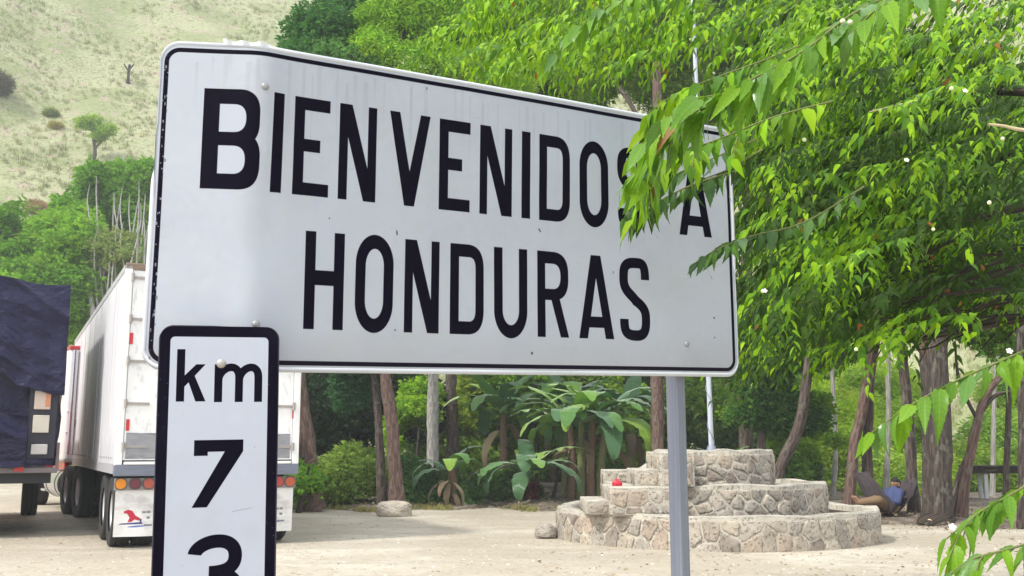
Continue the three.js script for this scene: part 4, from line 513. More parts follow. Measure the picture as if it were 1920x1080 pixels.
for (const [px, py, r, l] of [[1560, 850, 0.055, 'thin stem left of the slanting reddish trunk'], [1660, 800, 0.06, 'thin stem between the slanting trunk and the slender trunk'], [1860, 700, 0.045, 'thin stem leaning right of the forked trunk']]) { const k = up(27, [[px, 930], [px + 6, py], [px + rr(-6, 24), 640], [px + rr(-10, 40), 480]], barkPale, r * 1.3, r * 0.8); tree('slim_sapling', l, 'tree', [k], [[at(px + 20, 540, 27), 1.2, 0.7]], 900, 0.26, [0.09, 0.17, 0.05], {}); }
bush('light_green_thicket', 'light green sunlit thicket behind the hammock', 'thicket', 1640, 30, [[at(1600, 850, 30), 1.3], [at(1680, 830, 31), 1.5], [at(1660, 900, 28), 0.9, 0.9], [at(1560, 780, 31), 1.3], [at(1740, 880, 30), 1.1], [at(1650, 740, 33), 1.3]], 5600, 0.27, [0.22, 0.34, 0.1], { c2: [0.26, 0.39, 0.09], gap: 0.42, geo: clumpNarrow, sh: 2 });
bush('pale_bushes', 'pale green bush behind the dark table at right', 'bush', 1880, 31, [[at(1890, 830, 31), 1.2], [at(1820, 880, 30), 0.9], [at(1930, 900, 30), 0.9], [at(1900, 740, 33), 1.0]], 3000, 0.26, [0.22, 0.34, 0.11], { c2: [0.17, 0.3, 0.09], gap: 0.42, geo: clumpNarrow, sh: 2 });
bush('green_bush', 'green bush low behind the right side of the platform', 'bush', 1530, 25, [[at(1510, 880, 25.5), 0.7, 0.9], [at(1555, 860, 25.6), 0.6, 1], [at(1480, 840, 26), 0.6]], 1700, 0.2, [0.07, 0.16, 0.04], { c2: [0.14, 0.25, 0.05], gap: 0.4 });
bush('far_thicket', 'mottled light green trees seen between trunks above the platform', 'thicket', 1400, 36, [[at(1330, 790, 36), 1.6], [at(1410, 800, 36), 1.6], [at(1480, 740, 36), 1.6], [at(1350, 700, 37), 1.6], [at(1550, 700, 37), 1.7], [at(1440, 860, 35), 1.2]], 5200, 0.3, [0.1, 0.2, 0.05], { c2: [0.19, 0.31, 0.07], gap: 0.4, sh: 2 });
bush('back_thicket', 'green trees filling the gaps far behind the banana plants', 'thicket', 1080, 39, [[at(1000, 850, 39), 1.6], [at(1080, 830, 39), 1.7], [at(1160, 850, 39), 1.6], [at(940, 720, 40), 1.8], [at(1060, 690, 40), 1.8], [at(1200, 700, 40), 2], [at(800, 800, 39), 2]], 5600, 0.32, [0.06, 0.13, 0.03], { c2: [0.15, 0.25, 0.04], gap: 0.38, sh: 2 });
// hillside trees above the trucks
{ const b = at(95, 600, 47); const base = V(b.x, 0, b.z); tree('hill_foot_tree', 'bright green bushy tree rising behind the covered truck', 'tree', [{ pts: [base, base.clone().add(V(0, 4, 0)), at(110, 470, 47)], r0: 0.35, r1: 0.2, mat: barkBrown }], [[at(60, 460, 47), 2.3, 0.9], [at(20, 520, 46), 2.4], [at(120, 480, 46), 2.4], [at(110, 415, 48), 1.5], [at(90, 560, 45), 2.6], [at(-20, 560, 46), 2.2]], 10500, 0.4, [0.085, 0.2, 0.022], { c2: [0.12, 0.25, 0.025], gap: 0.42, freq: 0.7, yel: 0.25 }); }
{ const b = at(235, 600, 53); const base = V(b.x, 0, b.z); tree('tall_hill_tree', 'taller bright green tree at the hill foot behind the sign edge', 'tree', [{ pts: [base, base.clone().add(V(0, 5, 0)), at(225, 400, 53)], r0: 0.35, r1: 0.2, mat: barkBrown }], [[at(210, 345, 53), 1.7, 0.8], [at(180, 385, 52.5), 1.6, 0.8], [at(270, 355, 53), 1.8, 0.8], [at(190, 430, 52), 1.9], [at(270, 440, 53), 2.4], [at(340, 400, 54), 2.4], [at(230, 520, 51), 2.5], [at(150, 400, 53), 1.0, 0.7]], 10500, 0.4, [0.085, 0.2, 0.022], { c2: [0.12, 0.25, 0.025], gap: 0.42, freq: 0.7, yel: 0.25 }); }
{ const b = at(240, 600, 43), base = V(b.x, 0, b.z), T = []; seed(77); for (let k = 0; k < 26; k++) { const px = rr(165, 300), t = V(0, 0, 0).copy(at(px, rr(330, 460), rr(43, 46))), st = base.clone().add(V(rr(-1, 1), rr(2.5, 5), rr(-0.5, 0.5))); T.push({ pts: [k ? st : base, st.clone().lerp(t, 0.4).add(V(rr(-0.5, 0.5), -0.5, 0)), t.clone().add(V(rr(-0.1, 0.1), -0.9, 0)), t], r0: k ? 0.06 : 0.2, r1: 0.015, mat: barkPale, limb: k > 0 }); } tree('bare_tree', 'bare grey-white branching tree above the white trailer', 'tree', T, [[at(215, 470, 45), 1.2], [at(255, 500, 44.5), 1.2]], 500, 0.28, [0.13, 0.19, 0.09], { gap: 0.4 }); }
{ const d = 84, b = at(176, 282, d); b.y = hillH(b.x, b.z); tree('lone_hill_tree', 'small lone green tree standing on the grassy slope', 'tree', [{ pts: [b, b.clone().add(V(0.1, 1.2, 0)), b.clone().add(V(-0.1, 2.6, 0))], r0: 0.2, r1: 0.12, mat: barkBrown }, { pts: [b.clone().add(V(0, 1.5, 0)), b.clone().add(V(0.9, 2.6, 0)), b.clone().add(V(1.3, 3, 0))], r0: 0.1, r1: 0.05, mat: barkBrown, limb: true }], [[b.clone().add(V(-0.1, 3.9, 0)), 0.9, 0.8], [b.clone().add(V(1.0, 3.3, 0)), 0.75, 0.7], [b.clone().add(V(-0.9, 3.8, 0.2)), 0.7, 0.7], [b.clone().add(V(0.3, 2.6, 0)), 0.6, 0.8]], 560, 0.3, [0.16, 0.27, 0.06], { gap: 0.3 }); }
{ const d = 100, b = at(246, 56, d); b.y = hillH(b.x, b.z); tree('tree_stump', 'dark forked dead stump high on the grassy slope', 'dead tree', [{ pts: [b, b.clone().add(V(0, 1, 0)), b.clone().add(V(0.05, 2, 0))], r0: 0.17, r1: 0.13, mat: barkDark }, { pts: [b.clone().add(V(0, 1.3, 0)), b.clone().add(V(-0.35, 1.8, 0)), b.clone().add(V(-0.5, 2.1, 0))], r0: 0.1, r1: 0.06, mat: barkDark, limb: true }, { pts: [b.clone().add(V(0, 1.4, 0)), b.clone().add(V(0.4, 1.9, 0)), b.clone().add(V(0.5, 2.1, 0))], r0: 0.1, r1: 0.05, mat: barkDark, limb: true }], [], 0, 1, G.mid); }
for (const [px, py, d, r, c, l] of [[98, 186, 90, 0.6, [0.11, 0.16, 0.05], 'small round green shrub on the slope left of the lone tree'], [-12, 95, 88, 1.9, [0.06, 0.06, 0.055], 'dark grey bare bush at the left edge of the slope'], [75, 300, 76, 0.8, [0.2, 0.16, 0.13], 'brownish low scrub on the slope above the bright trees'], [40, 350, 72, 0.8, [0.24, 0.19, 0.15], 'dry reddish scrub low on the slope at left'], [108, 205, 88, 0.5, [0.2, 0.2, 0.1], 'low dry tuft under the round green shrub'], [285, 260, 80, 0.8, [0.24, 0.22, 0.18], 'greyish dry shrub on the slope beside the sign edge']]) { const b = at(px, py, d); b.y = hillH(b.x, b.z) - 0.1; tree('hill_shrub', l, 'shrub', [{ pts: [b, b.clone().add(V(0, 0.3, 0)), b.clone().add(V(0.05, 0.6, 0))], r0: 0.08, r1: 0.04, mat: barkBrown }], [[b.clone().add(V(0, r * 0.6, 0)), r, 0.7]], Math.round(500 * r), 0.26, c, { gap: 0.3, floor: -99, geo: clumpNarrow }); }

// ---------- banana plants ----------
const banMats = [[0.11, 0.31, 0.04], [0.2, 0.44, 0.035], [0.075, 0.22, 0.07], [0.3, 0.54, 0.035], [0.09, 0.25, 0.09]].map((c) => leafMat(c, { clearcoat: 0.5, clearcoatRoughness: 0.35, map: leafVein, transmission: 0.35 })), banDry = [[0.36, 0.27, 0.16], [0.22, 0.15, 0.09]].map((c) => leafMat(c, { transmission: 0.2, map: leafVein }));
function bananaLeaf(az, el, len, wid, droop, sd) {  // grows from the origin outwards
  seed(sd); const P = [], U = [], I = [], n = 26, dx = Math.cos(az), dz = Math.sin(az); let r = 0, y = 0, a = el; const mid = [];
  for (let i = 0; i <= n; i++) { mid.push([r, y, a]); r += Math.cos(a) * len / n; y += Math.sin(a) * len / n; a -= droop / n * (0.6 + 1.2 * i / n); }
  const tear = [0, 0]; for (let i = 0; i <= n; i++) {
    const t = i / n, w = wid * 0.5 * (t < 0.16 ? 0.06 + 0 * t : Math.pow(Math.sin(Math.PI * clamp((t - 0.14) / 0.86, 0, 1) ** 0.7), 0.55)), [r0, y0, a0] = mid[i];
    for (const s of [-1, 0, 1]) { if (s && rnd() < 0.42) tear[s > 0 ? 1 : 0] = rr(-0.2, 0.04); const fold = Math.abs(s) * w * (0.32 + (s ? tear[s > 0 ? 1 : 0] * 2 : 0)), px = s * w; const h = y0 + fold * Math.cos(a0) - Math.abs(s) * w * 0.3, q = r0 - fold * Math.sin(a0); P.push(dx * q - dz * px, h, dz * q + dx * px); U.push(t * 2, 0.5 + s * 0.5); }
  }
  for (let i = 0; i < n; i++) for (const k of [0, 1]) { const b = i * 3 + k, d = b + 3; I.push(b, b + 1, d, d, b + 1, d + 1); }
  const g = new THREE.BufferGeometry(); g.setAttribute('position', new THREE.Float32BufferAttribute(P, 3)); g.setAttribute('uv', new THREE.Float32BufferAttribute(U, 2)); g.setIndex(I); g.computeVertexNormals(); return g;
}
function banana(label, px, py, d, h, nl, len, sd, dry = 2, stems = 1) {
  const b = at(px, py, d); b.y = 0.02; const o = thing('banana_plant', label, 'banana plant', b, 0, undefined); seed(sd); const sm = [M([0.2, 0.22, 0.08], 0.8, 0, { map: stoneMap }), M([0.24, 0.15, 0.1], 0.85, 0, { map: stoneMap })];
  for (let s = 0; s < stems; s++) { seed(sd * 7 + s); const ox = stems > 1 ? (s / (stems - 1) - 0.5) * 0.75 : 0, lean = rr(-0.15, 0.15), top = V(ox * 1.3 + lean, h * rr(0.88, 1.05), rr(-0.2, 0.2)); mesh('stem', tube([V(ox, 0, 0), V(ox + lean * 0.4, h * 0.5, 0), top], 0.13, 0.075, 14, 12, 0.06, sd + s), sm[(s + sd) % 2], o);
    const m = Math.ceil(nl / stems); for (let k = 0; k < m; k++) { seed(sd * 31 + s * 100 + k); const az = k * 2.4 + rr(-0.3, 0.3) + sd, g = bananaLeaf(az, rr(0.45, 1.35), len * rr(0.75, 1.1), len * rr(0.2, 0.27), rr(0.9, 2.6), sd * 77 + s * 40 + k); const f = mesh('leaf', g, pick(banMats), o); f.position.copy(top).add(V(0, -rr(0, 0.25), 0)); }
    for (let k = 0; k < dry; k++) { seed(sd * 53 + s * 9 + k); const g = bananaLeaf(rr(0, 6.28), rr(-0.5, 0.2), len * rr(0.55, 0.8), len * 0.12, rr(1.2, 1.9), sd * 91 + s * 7 + k); const f = mesh('leaf', g, pick(banDry), o, 'withered brown leaf'); f.position.copy(top).add(V(0, -rr(0.25, 0.6), 0)); } }
  return o;
}
banana('tall banana clump with several stems left of the stone steps', 1098, 945, 25.6, 2.25, 40, 2.1, 1, 2, 4);
banana('banana plant with long drooping dark leaves left of the tall clump', 985, 955, 25.2, 0.9, 16, 1.9, 2, 1);
banana('banana plant with withered tan leaves at the left of the group', 852, 962, 24.8, 1.05, 8, 1.25, 3, 7);
banana('banana plant behind and right of the tall clump', 1182, 930, 28, 2.4, 16, 2.1, 4, 3);
banana('pale-leaved banana plant behind the tall clump', 945, 940, 28.5, 2.5, 16, 2.1, 5, 2);
banana('small banana plant half hidden by the platform top', 1360, 930, 26.5, 0.9, 7, 1.2, 6, 1);
banana('banana plant with upright leaves directly behind the tall clump', 1060, 935, 28.2, 2.8, 16, 2.2, 8, 1);

// ---------- hammock and the person in it ----------
{
  const A = at(1607, 876, 20.6), C = at(1710, 896, 20.8), mid = at(1663, 967, 20.1), cv = new THREE.CatmullRomCurve3([A, at(1620, 905, 20.4), at(1641, 945, 20.2), mid, at(1687, 948, 20.3), at(1701, 920, 20.6), C]);
  const o = thing('hammock', 'dark fabric hammock slung between two trunks behind the platform', 'hammock', V(mid.x, 0, mid.z)), L = (p) => p.sub(o.position);
  mesh('cloth', sheet(40, 12, (i, j) => { const p = cv.getPoint(lerp(0.06, 0.94, i)), w = 0.06 + 0.34 * Math.pow(Math.sin(Math.PI * i), 0.8), s = (j - 0.5) * 2; return L(p).add(V(0.1 * s, 0.32 * w * s * s * 1.6 + 0.02 * Math.sin(i * 40) * Math.abs(s), s * w)); }), M([0.075, 0.06, 0.07], 0.9, 0, { map: stoneMap }), o);
  mesh('cloth_stripe', sheet(14, 8, (i, j) => { const p = cv.getPoint(lerp(0.42, 0.58, i)), w = 0.37, s = (j - 0.5) * 2; return L(p).add(V(0.1 * s, 0.32 * w * s * s * 1.6 + 0.008, s * w * 1.01 + 0.006)); }), M([0.3, 0.24, 0.13], 0.9), o);
  mesh('rope', tube([L(A.clone()).add(V(0, 0.06, 0.3)), L(A.clone()), L(cv.getPoint(0.07))], 0.012, 0.02, 8, 6), M([0.12, 0.1, 0.09], 0.9), o); mesh('rope', tube([L(at(1700, 880, 20.8)), L(cv.getPoint(0.93))].flatMap((p, i, a) => (i ? [p] : [p, p.clone().lerp(a[1], 0.5)])), 0.012, 0.02, 8, 6), M([0.12, 0.1, 0.09], 0.9), o);
  // person: bones as tapered capsules joined smoothly
  const field = (bones, cell, k) => {
    const lo = V(1e9, 1e9, 1e9), hi = V(-1e9, -1e9, -1e9); for (const [a, b, r, s] of bones) for (const [p, q] of [[a, r], [b, s]]) { lo.min(p.clone().subScalar(q + 0.03)); hi.max(p.clone().addScalar(q + 0.03)); }
    const size = Math.max(hi.x - lo.x, hi.y - lo.y, hi.z - lo.z), n = Math.min(110, Math.ceil(size / cell) + 2), mc = new MarchingCubes(n, new THREE.MeshBasicMaterial(), false, false, 120000), c = lo.clone().add(hi).multiplyScalar(0.5), h = size / 2 * 1.04, half = n / 2; mc.isolation = 0;
    const p = V(0, 0, 0), ab = V(0, 0, 0), ap = V(0, 0, 0);
    for (let z = 0; z < n; z++) for (let y = 0; y < n; y++) for (let x = 0; x < n; x++) { p.set((x - half) / half * h + c.x, (y - half) / half * h + c.y, (z - half) / half * h + c.z); let d = 9; for (const [a, b, r, s] of bones) { ab.subVectors(b, a); ap.subVectors(p, a); const t = clamp(ap.dot(ab) / (ab.lengthSq() || 1)), e = ap.addScaledVector(ab, -t).length() - lerp(r, s, t); const q = clamp(0.5 + 0.5 * (d - e) / k); d = lerp(d, e, q) - k * q * (1 - q); } mc.field[z * n * n + y * n + x] = -d; }
    mc.update(); const g = new THREE.BufferGeometry(), m = mc.count, P = new Float32Array(m * 3); for (let i = 0; i < m; i++) { P[i * 3] = mc.positionArray[i * 3] * h + c.x; P[i * 3 + 1] = mc.positionArray[i * 3 + 1] * h + c.y; P[i * 3 + 2] = mc.positionArray[i * 3 + 2] * h + c.z; }
    g.setAttribute('position', new THREE.BufferAttribute(P, 3)); g.setAttribute('normal', new THREE.BufferAttribute(mc.normalArray.slice(0, m * 3), 3)); return g;
  };
  const pp = at(1667, 957, 20.15), per = thing('person', 'person in blue shirt and brown trousers reclining in the hammock', 'person', V(pp.x, pp.y, pp.z));
  const hip = V(0, 0.05, 0), ch = V(0.15, 0.24, -0.2), nk = V(0.22, 0.38, -0.3), hd = V(0.265, 0.47, -0.32), out = V(0.8, 0.0, 0.6).normalize();
  const sh = (s) => nk.clone().add(V(0.1 * s * 0.6, -0.05, 0.17 * s)), el = (s) => V(0.1 + 0.03 * s, 0.16, -0.02 + 0.2 * s - 0.05), wr = (s) => V(-0.08, 0.2, 0.09 * s), kn = (s) => V(-0.3, 0.21, 0.22 + 0.09 * s), an = (s) => V(-0.62, 0.16, 0.1 + 0.07 * s), ft = (s) => V(-0.7, 0.26, 0.1 + 0.07 * s);
  const body = [[hip, ch, 0.12, 0.13], [ch, nk, 0.12, 0.055], [nk, hd, 0.052, 0.06]], jac = [[hip.clone().add(V(0.02, 0.03, -0.03)), ch, 0.14, 0.155], [ch, nk, 0.15, 0.075]], tro = [[hip, hip.clone().add(V(0.02, 0.03, -0.03)), 0.145, 0.14]], handG = [];
  for (const s of [-1, 1]) {
    body.push([nk, sh(s), 0.05, 0.055], [sh(s), el(s), 0.05, 0.04], [el(s), wr(s), 0.038, 0.027], [hip.clone().add(V(0, 0, 0.08 * s)), kn(s), 0.085, 0.06], [kn(s), an(s), 0.055, 0.038], [an(s), ft(s), 0.04, 0.03]);
    jac.push([nk, sh(s), 0.07, 0.075], [sh(s), el(s), 0.07, 0.058], [el(s), el(s).lerp(wr(s), 0.7), 0.055, 0.046]); tro.push([hip.clone().add(V(0, 0, 0.08 * s)), kn(s), 0.105, 0.08], [kn(s), kn(s).lerp(an(s), 0.9), 0.075, 0.06]);
    const w = wr(s), d = V(-0.9, 0.1, -0.4 * s).normalize(), side = V(0, 0, -s), bones = [[w, w.clone().addScaledVector(d, 0.08), 0.024, 0.026]]; for (let k = 0; k < 4; k++) { const b = w.clone().addScaledVector(d, 0.085).add(V(0, (k - 1.5) * 0.019, 0)), l = [0.062, 0.075, 0.07, 0.055][k], m = b.clone().addScaledVector(d, l * 0.55), e = m.clone().addScaledVector(d, l * 0.4).addScaledVector(side, 0.022); bones.push([b, m, 0.009, 0.0085], [m, e, 0.0085, 0.0075]); } bones.push([w.clone().addScaledVector(d, 0.03).add(V(0, 0.02, 0)), w.clone().addScaledVector(d, 0.065).add(V(0, 0.05, 0)), 0.011, 0.009]); handG.push(field(bones, 0.004, 0.006));
  }
  const face = V(-0.75, 0.25, 0.6).normalize(), upv = V(0.2, 0.95, -0.1).normalize(), sd = face.clone().cross(upv).normalize(), q = hd.clone(), fp = (f, u, s) => q.clone().addScaledVector(face, f).addScaledVector(upv, u).addScaledVector(sd, s);
  const headB = [[fp(-0.02, 0.04, 0), fp(0.01, 0.03, 0), 0.088, 0.085], [fp(0.01, 0, 0), fp(0.045, -0.075, 0), 0.068, 0.03], [fp(0.09, 0.02, 0), fp(0.108, -0.012, 0), 0.009, 0.013], [fp(0.078, -0.045, -0.018), fp(0.078, -0.045, 0.018), 0.01, 0.01], [fp(0.085, 0.035, -0.03), fp(0.085, 0.035, -0.03), 0.012, 0.012], [fp(0.085, 0.035, 0.03), fp(0.085, 0.035, 0.03), 0.012, 0.012], [fp(0, 0.02, 0.085), fp(0, -0.015, 0.085), 0.015, 0.012], [fp(0, 0.02, -0.085), fp(0, -0.015, -0.085), 0.015, 0.012]];
  const skin = M([0.3, 0.17, 0.1], 0.6), bodyM = mesh('body', [field(body, 0.012, 0.03), field(headB, 0.005, 0.012), ...handG], skin, per);
  mesh('shirt', field(jac, 0.014, 0.035), M([0.06, 0.08, 0.19], 0.85), bodyM); mesh('trousers', field(tro, 0.014, 0.03), M([0.2, 0.13, 0.07], 0.85), bodyM); mesh('hair', field([[fp(-0.035, 0.055, 0), fp(0.02, 0.075, 0), 0.088, 0.08], [fp(-0.06, -0.01, 0), fp(-0.05, -0.05, 0), 0.06, 0.04]], 0.007, 0.02), M([0.012, 0.01, 0.01], 0.7), bodyM); mesh('eyes', [-1, 1].map((s) => { const g = new THREE.SphereGeometry(0.009, 8, 6); const e = fp(0.091, 0.033, 0.03 * s); g.translate(e.x, e.y, e.z); return g; }), M([0.03, 0.02, 0.02], 0.3), bodyM);
}

// ---------- overhanging tree ----------
{
  const base = V(4.3, 0, -5.6), T = thing('overhanging_tree', 'leafy tree at right whose drooping branches hang in front of the sign', 'tree', base), L = (p) => p.clone().sub(base);
  seed(81);
  const twigM = M([0.16, 0.12, 0.075], 0.9, 0, { map: stoneMap }), greenTwig = M([0.15, 0.17, 0.05], 0.8), darkTwig = barkDark;
  mesh('trunk', tube([V(0, -0.1, 0), V(0.05, 1.2, 0), V(-0.1, 2.4, 0), V(-0.2, 3.8, 0.1)], 0.22, 0.12, 20, 14, 0.15, 3), barkDark, T);
  const limbs = [[at(2300, 120, 5.6), at(2060, 0, 5.0), at(1940, -60, 4.6), at(1760, -140, 4.2)], [at(2300, 330, 5.7), at(2050, 360, 5.6), at(1860, 400, 5.6), at(1650, 440, 5.8)], [at(2300, 420, 5.7), at(2080, 560, 5.4), at(1900, 600, 5.6), at(1700, 640, 5.9)], [at(2300, 250, 5.6), at(2000, 180, 6.3), at(1800, 170, 7), at(1500, 160, 7.6)], [at(2300, 160, 5.6), at(2040, -40, 4.2), at(1860, -70, 3.2), at(1700, -60, 2.5)]];
  limbs.forEach((p, i) => mesh('limb', tube(p.map(L), i === 0 ? 0.05 : 0.045, 0.014, 24, 8, 0.1, i), barkDark, T));
  let nMesh = 0; const inst = [];
  const mids = [[0.165, 0.36, 0.008], [0.11, 0.27, 0.008], [0.22, 0.44, 0.008], [0.065, 0.18, 0.012]];
  function putLeaf(parent, p, dir, upv, s, near, dark) {
    if (near && nMesh < 300) { nMesh++; const m = shade(new THREE.Mesh(pick(nearLeaves), rnd() < 0.006 ? deadLeafMat : dark ? pick([nearLeafMats[2], nearLeafMats[4]]) : pick(nearLeafMats.slice(0, 4)))); m.name = 'leaf'; m.applyMatrix4(orient(L(p), dir, upv, s)); parent.add(m); }
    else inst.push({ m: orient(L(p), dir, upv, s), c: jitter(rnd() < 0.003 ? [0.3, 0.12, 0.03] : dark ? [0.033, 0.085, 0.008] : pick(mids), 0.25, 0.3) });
  }
  function spray(pts, o = {}) {  // a drooping leafy shoot with leaves in two ranks
    const c = new THREE.CatmullRomCurve3(pts), len = c.getLength(), gap = o.gap ?? 0.034, n = Math.floor(len / gap), near = o.near, r0 = o.r ?? 0.0034;
    const b = o.bare !== undefined && !near ? null : mesh('branch', tube(pts.map(L), r0, 0.0015, 22, 6), o.mat || greenTwig, T);
    for (let i = 1; i <= n; i++) {
      const t = i / n; if (t < (o.from ?? 0)) continue; const p = c.getPoint(t), tan = c.getTangent(t), side = tan.clone().cross(V(0, 1, 0)).normalize(), s = i % 2 ? 1 : -1, droop = rr(0.35, 1.15) * (o.droop ?? 1);
      const dir = tan.clone().multiplyScalar(rr(0.45, 0.8)).addScaledVector(side, s * rr(0.1, 0.95) * (near ? 1 : 0.8)).add(V(rr(-0.2, 0.2), -droop, rr(-0.2, 0.2))).normalize(), upv = V(rr(-0.5, 0.5) - 0.3 * dir.x, 1, rr(-0.2, 0.7) - 0.3 * dir.z).normalize();
      putLeaf(b || T, p, dir, upv, (o.size ?? 0.1) * (0.55 + 0.7 * Math.pow(rnd(), 0.8)) * (1 - 0.35 * Math.pow(t, 4)), near, o.dark);
      if (o.fork && rnd() < o.fork && t < 0.9) { const l = rr(0.1, 0.3) * (o.fl ?? 1), e = p.clone().addScaledVector(tan, l * 0.6).addScaledVector(side, s * l * 0.65).add(V(0, -l * rr(0.2, 0.6), 0)); spray([p, p.clone().lerp(e, 0.5).add(V(0, l * 0.1, 0)), e], { ...o, fork: 0, from: 0.1, r: 0.002, size: (o.size ?? 0.1) * 0.9, mat: greenTwig }); }
    }
    return b;
  }
  const A = (l) => l.map((q) => at(...q));
  // near shoots (each leaf a part)
  spray(A([[1720, -30, 2.5], [1600, 25, 2.35], [1500, 100, 2.25], [1390, 160, 2.25], [1310, 215, 2.35], [1240, 275, 2.45], [1172, 345, 2.55]]), { near: true, size: 0.135, gap: 0.019, fork: 0.14, fl: 0.7 });
  spray(A([[1350, -70, 3.6], [1240, -25, 3.5], [1145, 10, 3.45], [1075, 60, 3.45], [1018, 130, 3.5]]), { near: true, droop: 0.8, size: 0.125, gap: 0.021, fork: 0.14, fl: 0.7 });
  spray(A([[1960, 640, 2.6], [1870, 680, 2.5], [1780, 720, 2.45], [1700, 765, 2.45], [1622, 820, 2.5]]), { near: true, size: 0.125, gap: 0.024, fork: 0.1, fl: 0.5 });
  spray(A([[1960, 890, 2.4], [1890, 930, 2.35], [1830, 965, 2.35], [1775, 1010, 2.4]]), { near: true, size: 0.105, gap: 0.026, fork: 0.12, fl: 0.5 });
  spray(A([[1960, 1010, 2.3], [1890, 1030, 2.25], [1820, 1050, 2.25], [1770, 1085, 2.3]]), { near: true, size: 0.1, gap: 0.026, fork: 0.12, fl: 0.5 });
  spray(A([[1800, -60, 2.4], [1700, -10, 2.3], [1640, 20, 2.25], [1590, 70, 2.25]]), { near: true, size: 0.14, gap: 0.03, droop: 1.3 });
  spray(A([[1620, 350, 3.5], [1500, 420, 3.35], [1400, 445, 3.25], [1340, 470, 3.2], [1300, 495, 3.2]]), { near: true, size: 0.09, gap: 0.022, dark: true });
  spray(A([[1420, 260, 3.2], [1330, 300, 3.1], [1260, 330, 3.05], [1195, 370, 3.05], [1170, 410, 3.05]]), { near: true, size: 0.09, gap: 0.024, dark: true, droop: 1.4 });
  spray(A([[1380, 320, 3.2], [1290, 350, 3.12], [1225, 385, 3.1], [1185, 425, 3.1]]), { near: true, size: 0.09, gap: 0.02, dark: true, droop: 1.5 });
  spray(A([[1430, 280, 3.25], [1360, 320, 3.2], [1300, 345, 3.15], [1255, 385, 3.15]]), { near: true, size: 0.085, gap: 0.026, dark: true, droop: 1.2 });
  spray(A([[1560, 190, 3.0], [1450, 220, 2.9], [1350, 260, 2.85], [1270, 290, 2.8], [1210, 330, 2.8]]), { near: true, size: 0.115, gap: 0.02, fork: 0.14, fl: 0.7 });
  spray(A([[1560, 60, 3.3], [1440, 110, 3.2], [1330, 150, 3.1], [1260, 180, 3.1], [1215, 215, 3.1]]), { near: true, size: 0.12, gap: 0.02, fork: 0.16, fl: 0.8 });
  // mass of foliage behind and right of the sign
  const shoot = (x0, y0, d0, x1, y1, d1, o) => spray(A([[x0, y0, d0], [lerp(x0, x1, 0.35), lerp(y0, y1, 0.2), lerp(d0, d1, 0.35)], [lerp(x0, x1, 0.7), lerp(y0, y1, 0.6), lerp(d0, d1, 0.7)], [x1, y1, d1]]), { bare: 1, fork: 0.3, fl: 1.7, gap: 0.03, size: 0.074, droop: 0.32, ...o });
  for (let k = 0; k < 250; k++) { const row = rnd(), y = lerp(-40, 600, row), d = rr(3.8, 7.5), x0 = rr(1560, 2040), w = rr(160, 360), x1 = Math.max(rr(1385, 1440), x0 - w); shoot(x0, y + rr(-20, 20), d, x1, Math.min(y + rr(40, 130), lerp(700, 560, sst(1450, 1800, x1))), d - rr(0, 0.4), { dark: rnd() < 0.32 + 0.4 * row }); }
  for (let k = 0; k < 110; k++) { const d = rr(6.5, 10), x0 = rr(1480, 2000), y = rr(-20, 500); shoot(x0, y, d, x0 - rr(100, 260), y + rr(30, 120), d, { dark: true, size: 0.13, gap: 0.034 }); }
  for (let k = 0; k < 56; k++) { const d = rr(4.4, 7), x0 = rr(1060, 1480), y = rr(-120, 70), x1 = x0 - rr(90, 240); shoot(x0, y, d, x1, Math.min(y + rr(40, 130), 0.17 * (x1 - 480) + 60), d, { size: 0.085, gap: 0.034 }); }
  for (let k = 0; k < 26; k++) { const d = rr(6, 9), x0 = rr(880, 1130), y = rr(-90, 70); shoot(x0, y, d, x0 - rr(60, 150), Math.min(y + rr(20, 80), 0.17 * (x0 - 560) + 30), d, { size: 0.1, gap: 0.034 }); }
  for (let k = 0; k < 40; k++) { const d = rr(4.5, 8), x0 = rr(1440, 1640), y = rr(-60, 260); shoot(x0, y, d, x0 - rr(60, 200), y + rr(20, 100), d, { size: 0.09 }); }
  for (let k = 0; k < 10; k++) { const d = rr(4.2, 6), x0 = rr(1480, 1650), y = rr(480, 600); shoot(x0, y, d, x0 - rr(80, 170), y + rr(50, 120), d, { size: 0.085 }); }
  for (let k = 0; k < 9000; k++) { const u = rr(-1, 1), a = rr(0, 6.283), q = Math.pow(rnd(), 0.35), s2 = Math.sqrt(1 - u * u), c = pick([V(3.6, 3.0, -3.4), V(4.2, 3.4, -1.6), V(5.2, 3.8, -4.5), V(4.4, 2.4, -2.6)]), p = V(c.x + 1.35 * q * s2 * Math.cos(a), c.y + 1.3 * q * u, c.z + 1.5 * q * s2 * Math.sin(a)); if (p.x < 0.62 * -p.z + 0.25) continue; putLeaf(T, p, V(-0.4 + rr(-0.8, 0.8), rr(-0.9, 0.1), rr(-0.8, 0.8)).normalize(), V(rr(-0.5, 0.5), 1, rr(-0.5, 0.5)).normalize(), rr(0.09, 0.15), false, rnd() < 0.4); }
  const fo = instances('foliage', leafGeo(6, 0.34, 0.4, 0.3, 0.06, 6), foliageMat, inst, T); fo.userData.kind = 'stuff';
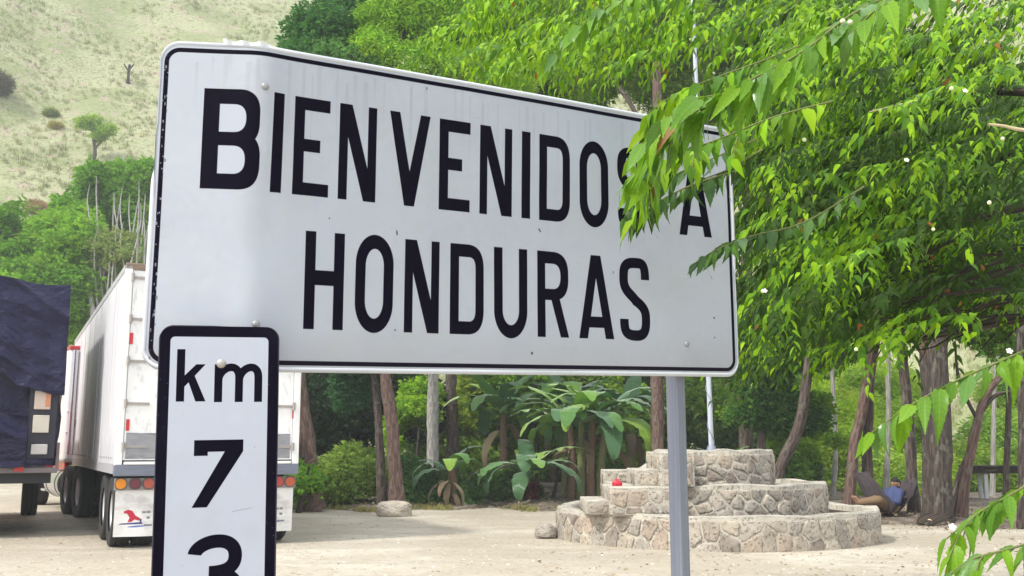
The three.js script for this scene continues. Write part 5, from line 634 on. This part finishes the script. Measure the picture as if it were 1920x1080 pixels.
  // bare twigs under the crown at right
  const tw = []; for (let k = 0; k < 46; k++) { const x0 = rr(1720, 1960), y0 = rr(440, 600), d = rr(4.4, 6.5), w = rr(80, 260), x1 = x0 - w; tw.push(tube([at(x0, y0, d), at(x0 - w * 0.4, y0 + rr(0, 40), d), at(x0 - w * 0.75, y0 + rr(20, 70), d), at(x1, y0 + rr(30, 110), d)].map(L), rr(0.005, 0.012), 0.002, 12, 5, 0, k)); } mesh('twigs', tw, darkTwig, T).userData.kind = 'stuff';
  mesh('bare_twig', tube(A([[1960, 248, 2.6], [1905, 242, 2.6], [1880, 236, 2.6], [1853, 233, 2.6]]).map(L), 0.005, 0.003, 14, 6, 0.2, 5), M([0.5, 0.42, 0.26], 0.85), T); mesh('bare_twig', tube(A([[1720, 190, 3.6], [1680, 198, 3.6], [1630, 210, 3.6]]).map(L), 0.006, 0.003, 14, 6, 0.2, 6), M([0.4, 0.34, 0.24], 0.85), T);
  const bg = new THREE.SphereGeometry(0.0065, 12, 8), bm = M([0.75, 0.78, 0.5], 0.5), fl = []; for (let k = 0; k < 5; k++) { const p = new THREE.SphereGeometry(0.0075, 8, 6); p.scale(1, 0.3, 0.8); p.translate(0.008, 0, 0); p.rotateY(k * 1.2566); fl.push(p); } const fg = merge(fl); fg.rotateX(1.1);
  for (const [x, y, d] of [[1580, 40, 2.3], [1594, 42, 2.3], [1784, 166, 3], [1508, 262, 3], [1626, 78, 2.6], [1430, 546, 3.6], [1750, 430, 3.6], [1605, 655, 3.4], [1880, 260, 3.2], [1855, 380, 3]]) { const m = shade(new THREE.Mesh(bg, bm)); m.name = 'berry'; m.position.copy(L(at(x, y, d))); T.add(m); }
  for (const [x, y, d] of [[1786, 988, 2.32], [1893, 658, 2.5], [1434, 545, 3.2], [1810, 170, 3], [1700, 300, 3.2]]) { const m = shade(new THREE.Mesh(fg, M([0.8, 0.82, 0.72], 0.7))); m.name = 'flower'; m.position.copy(L(at(x, y, d))); m.scale.setScalar(0.6); T.add(m); }
}
renderer.render(scene, camera);
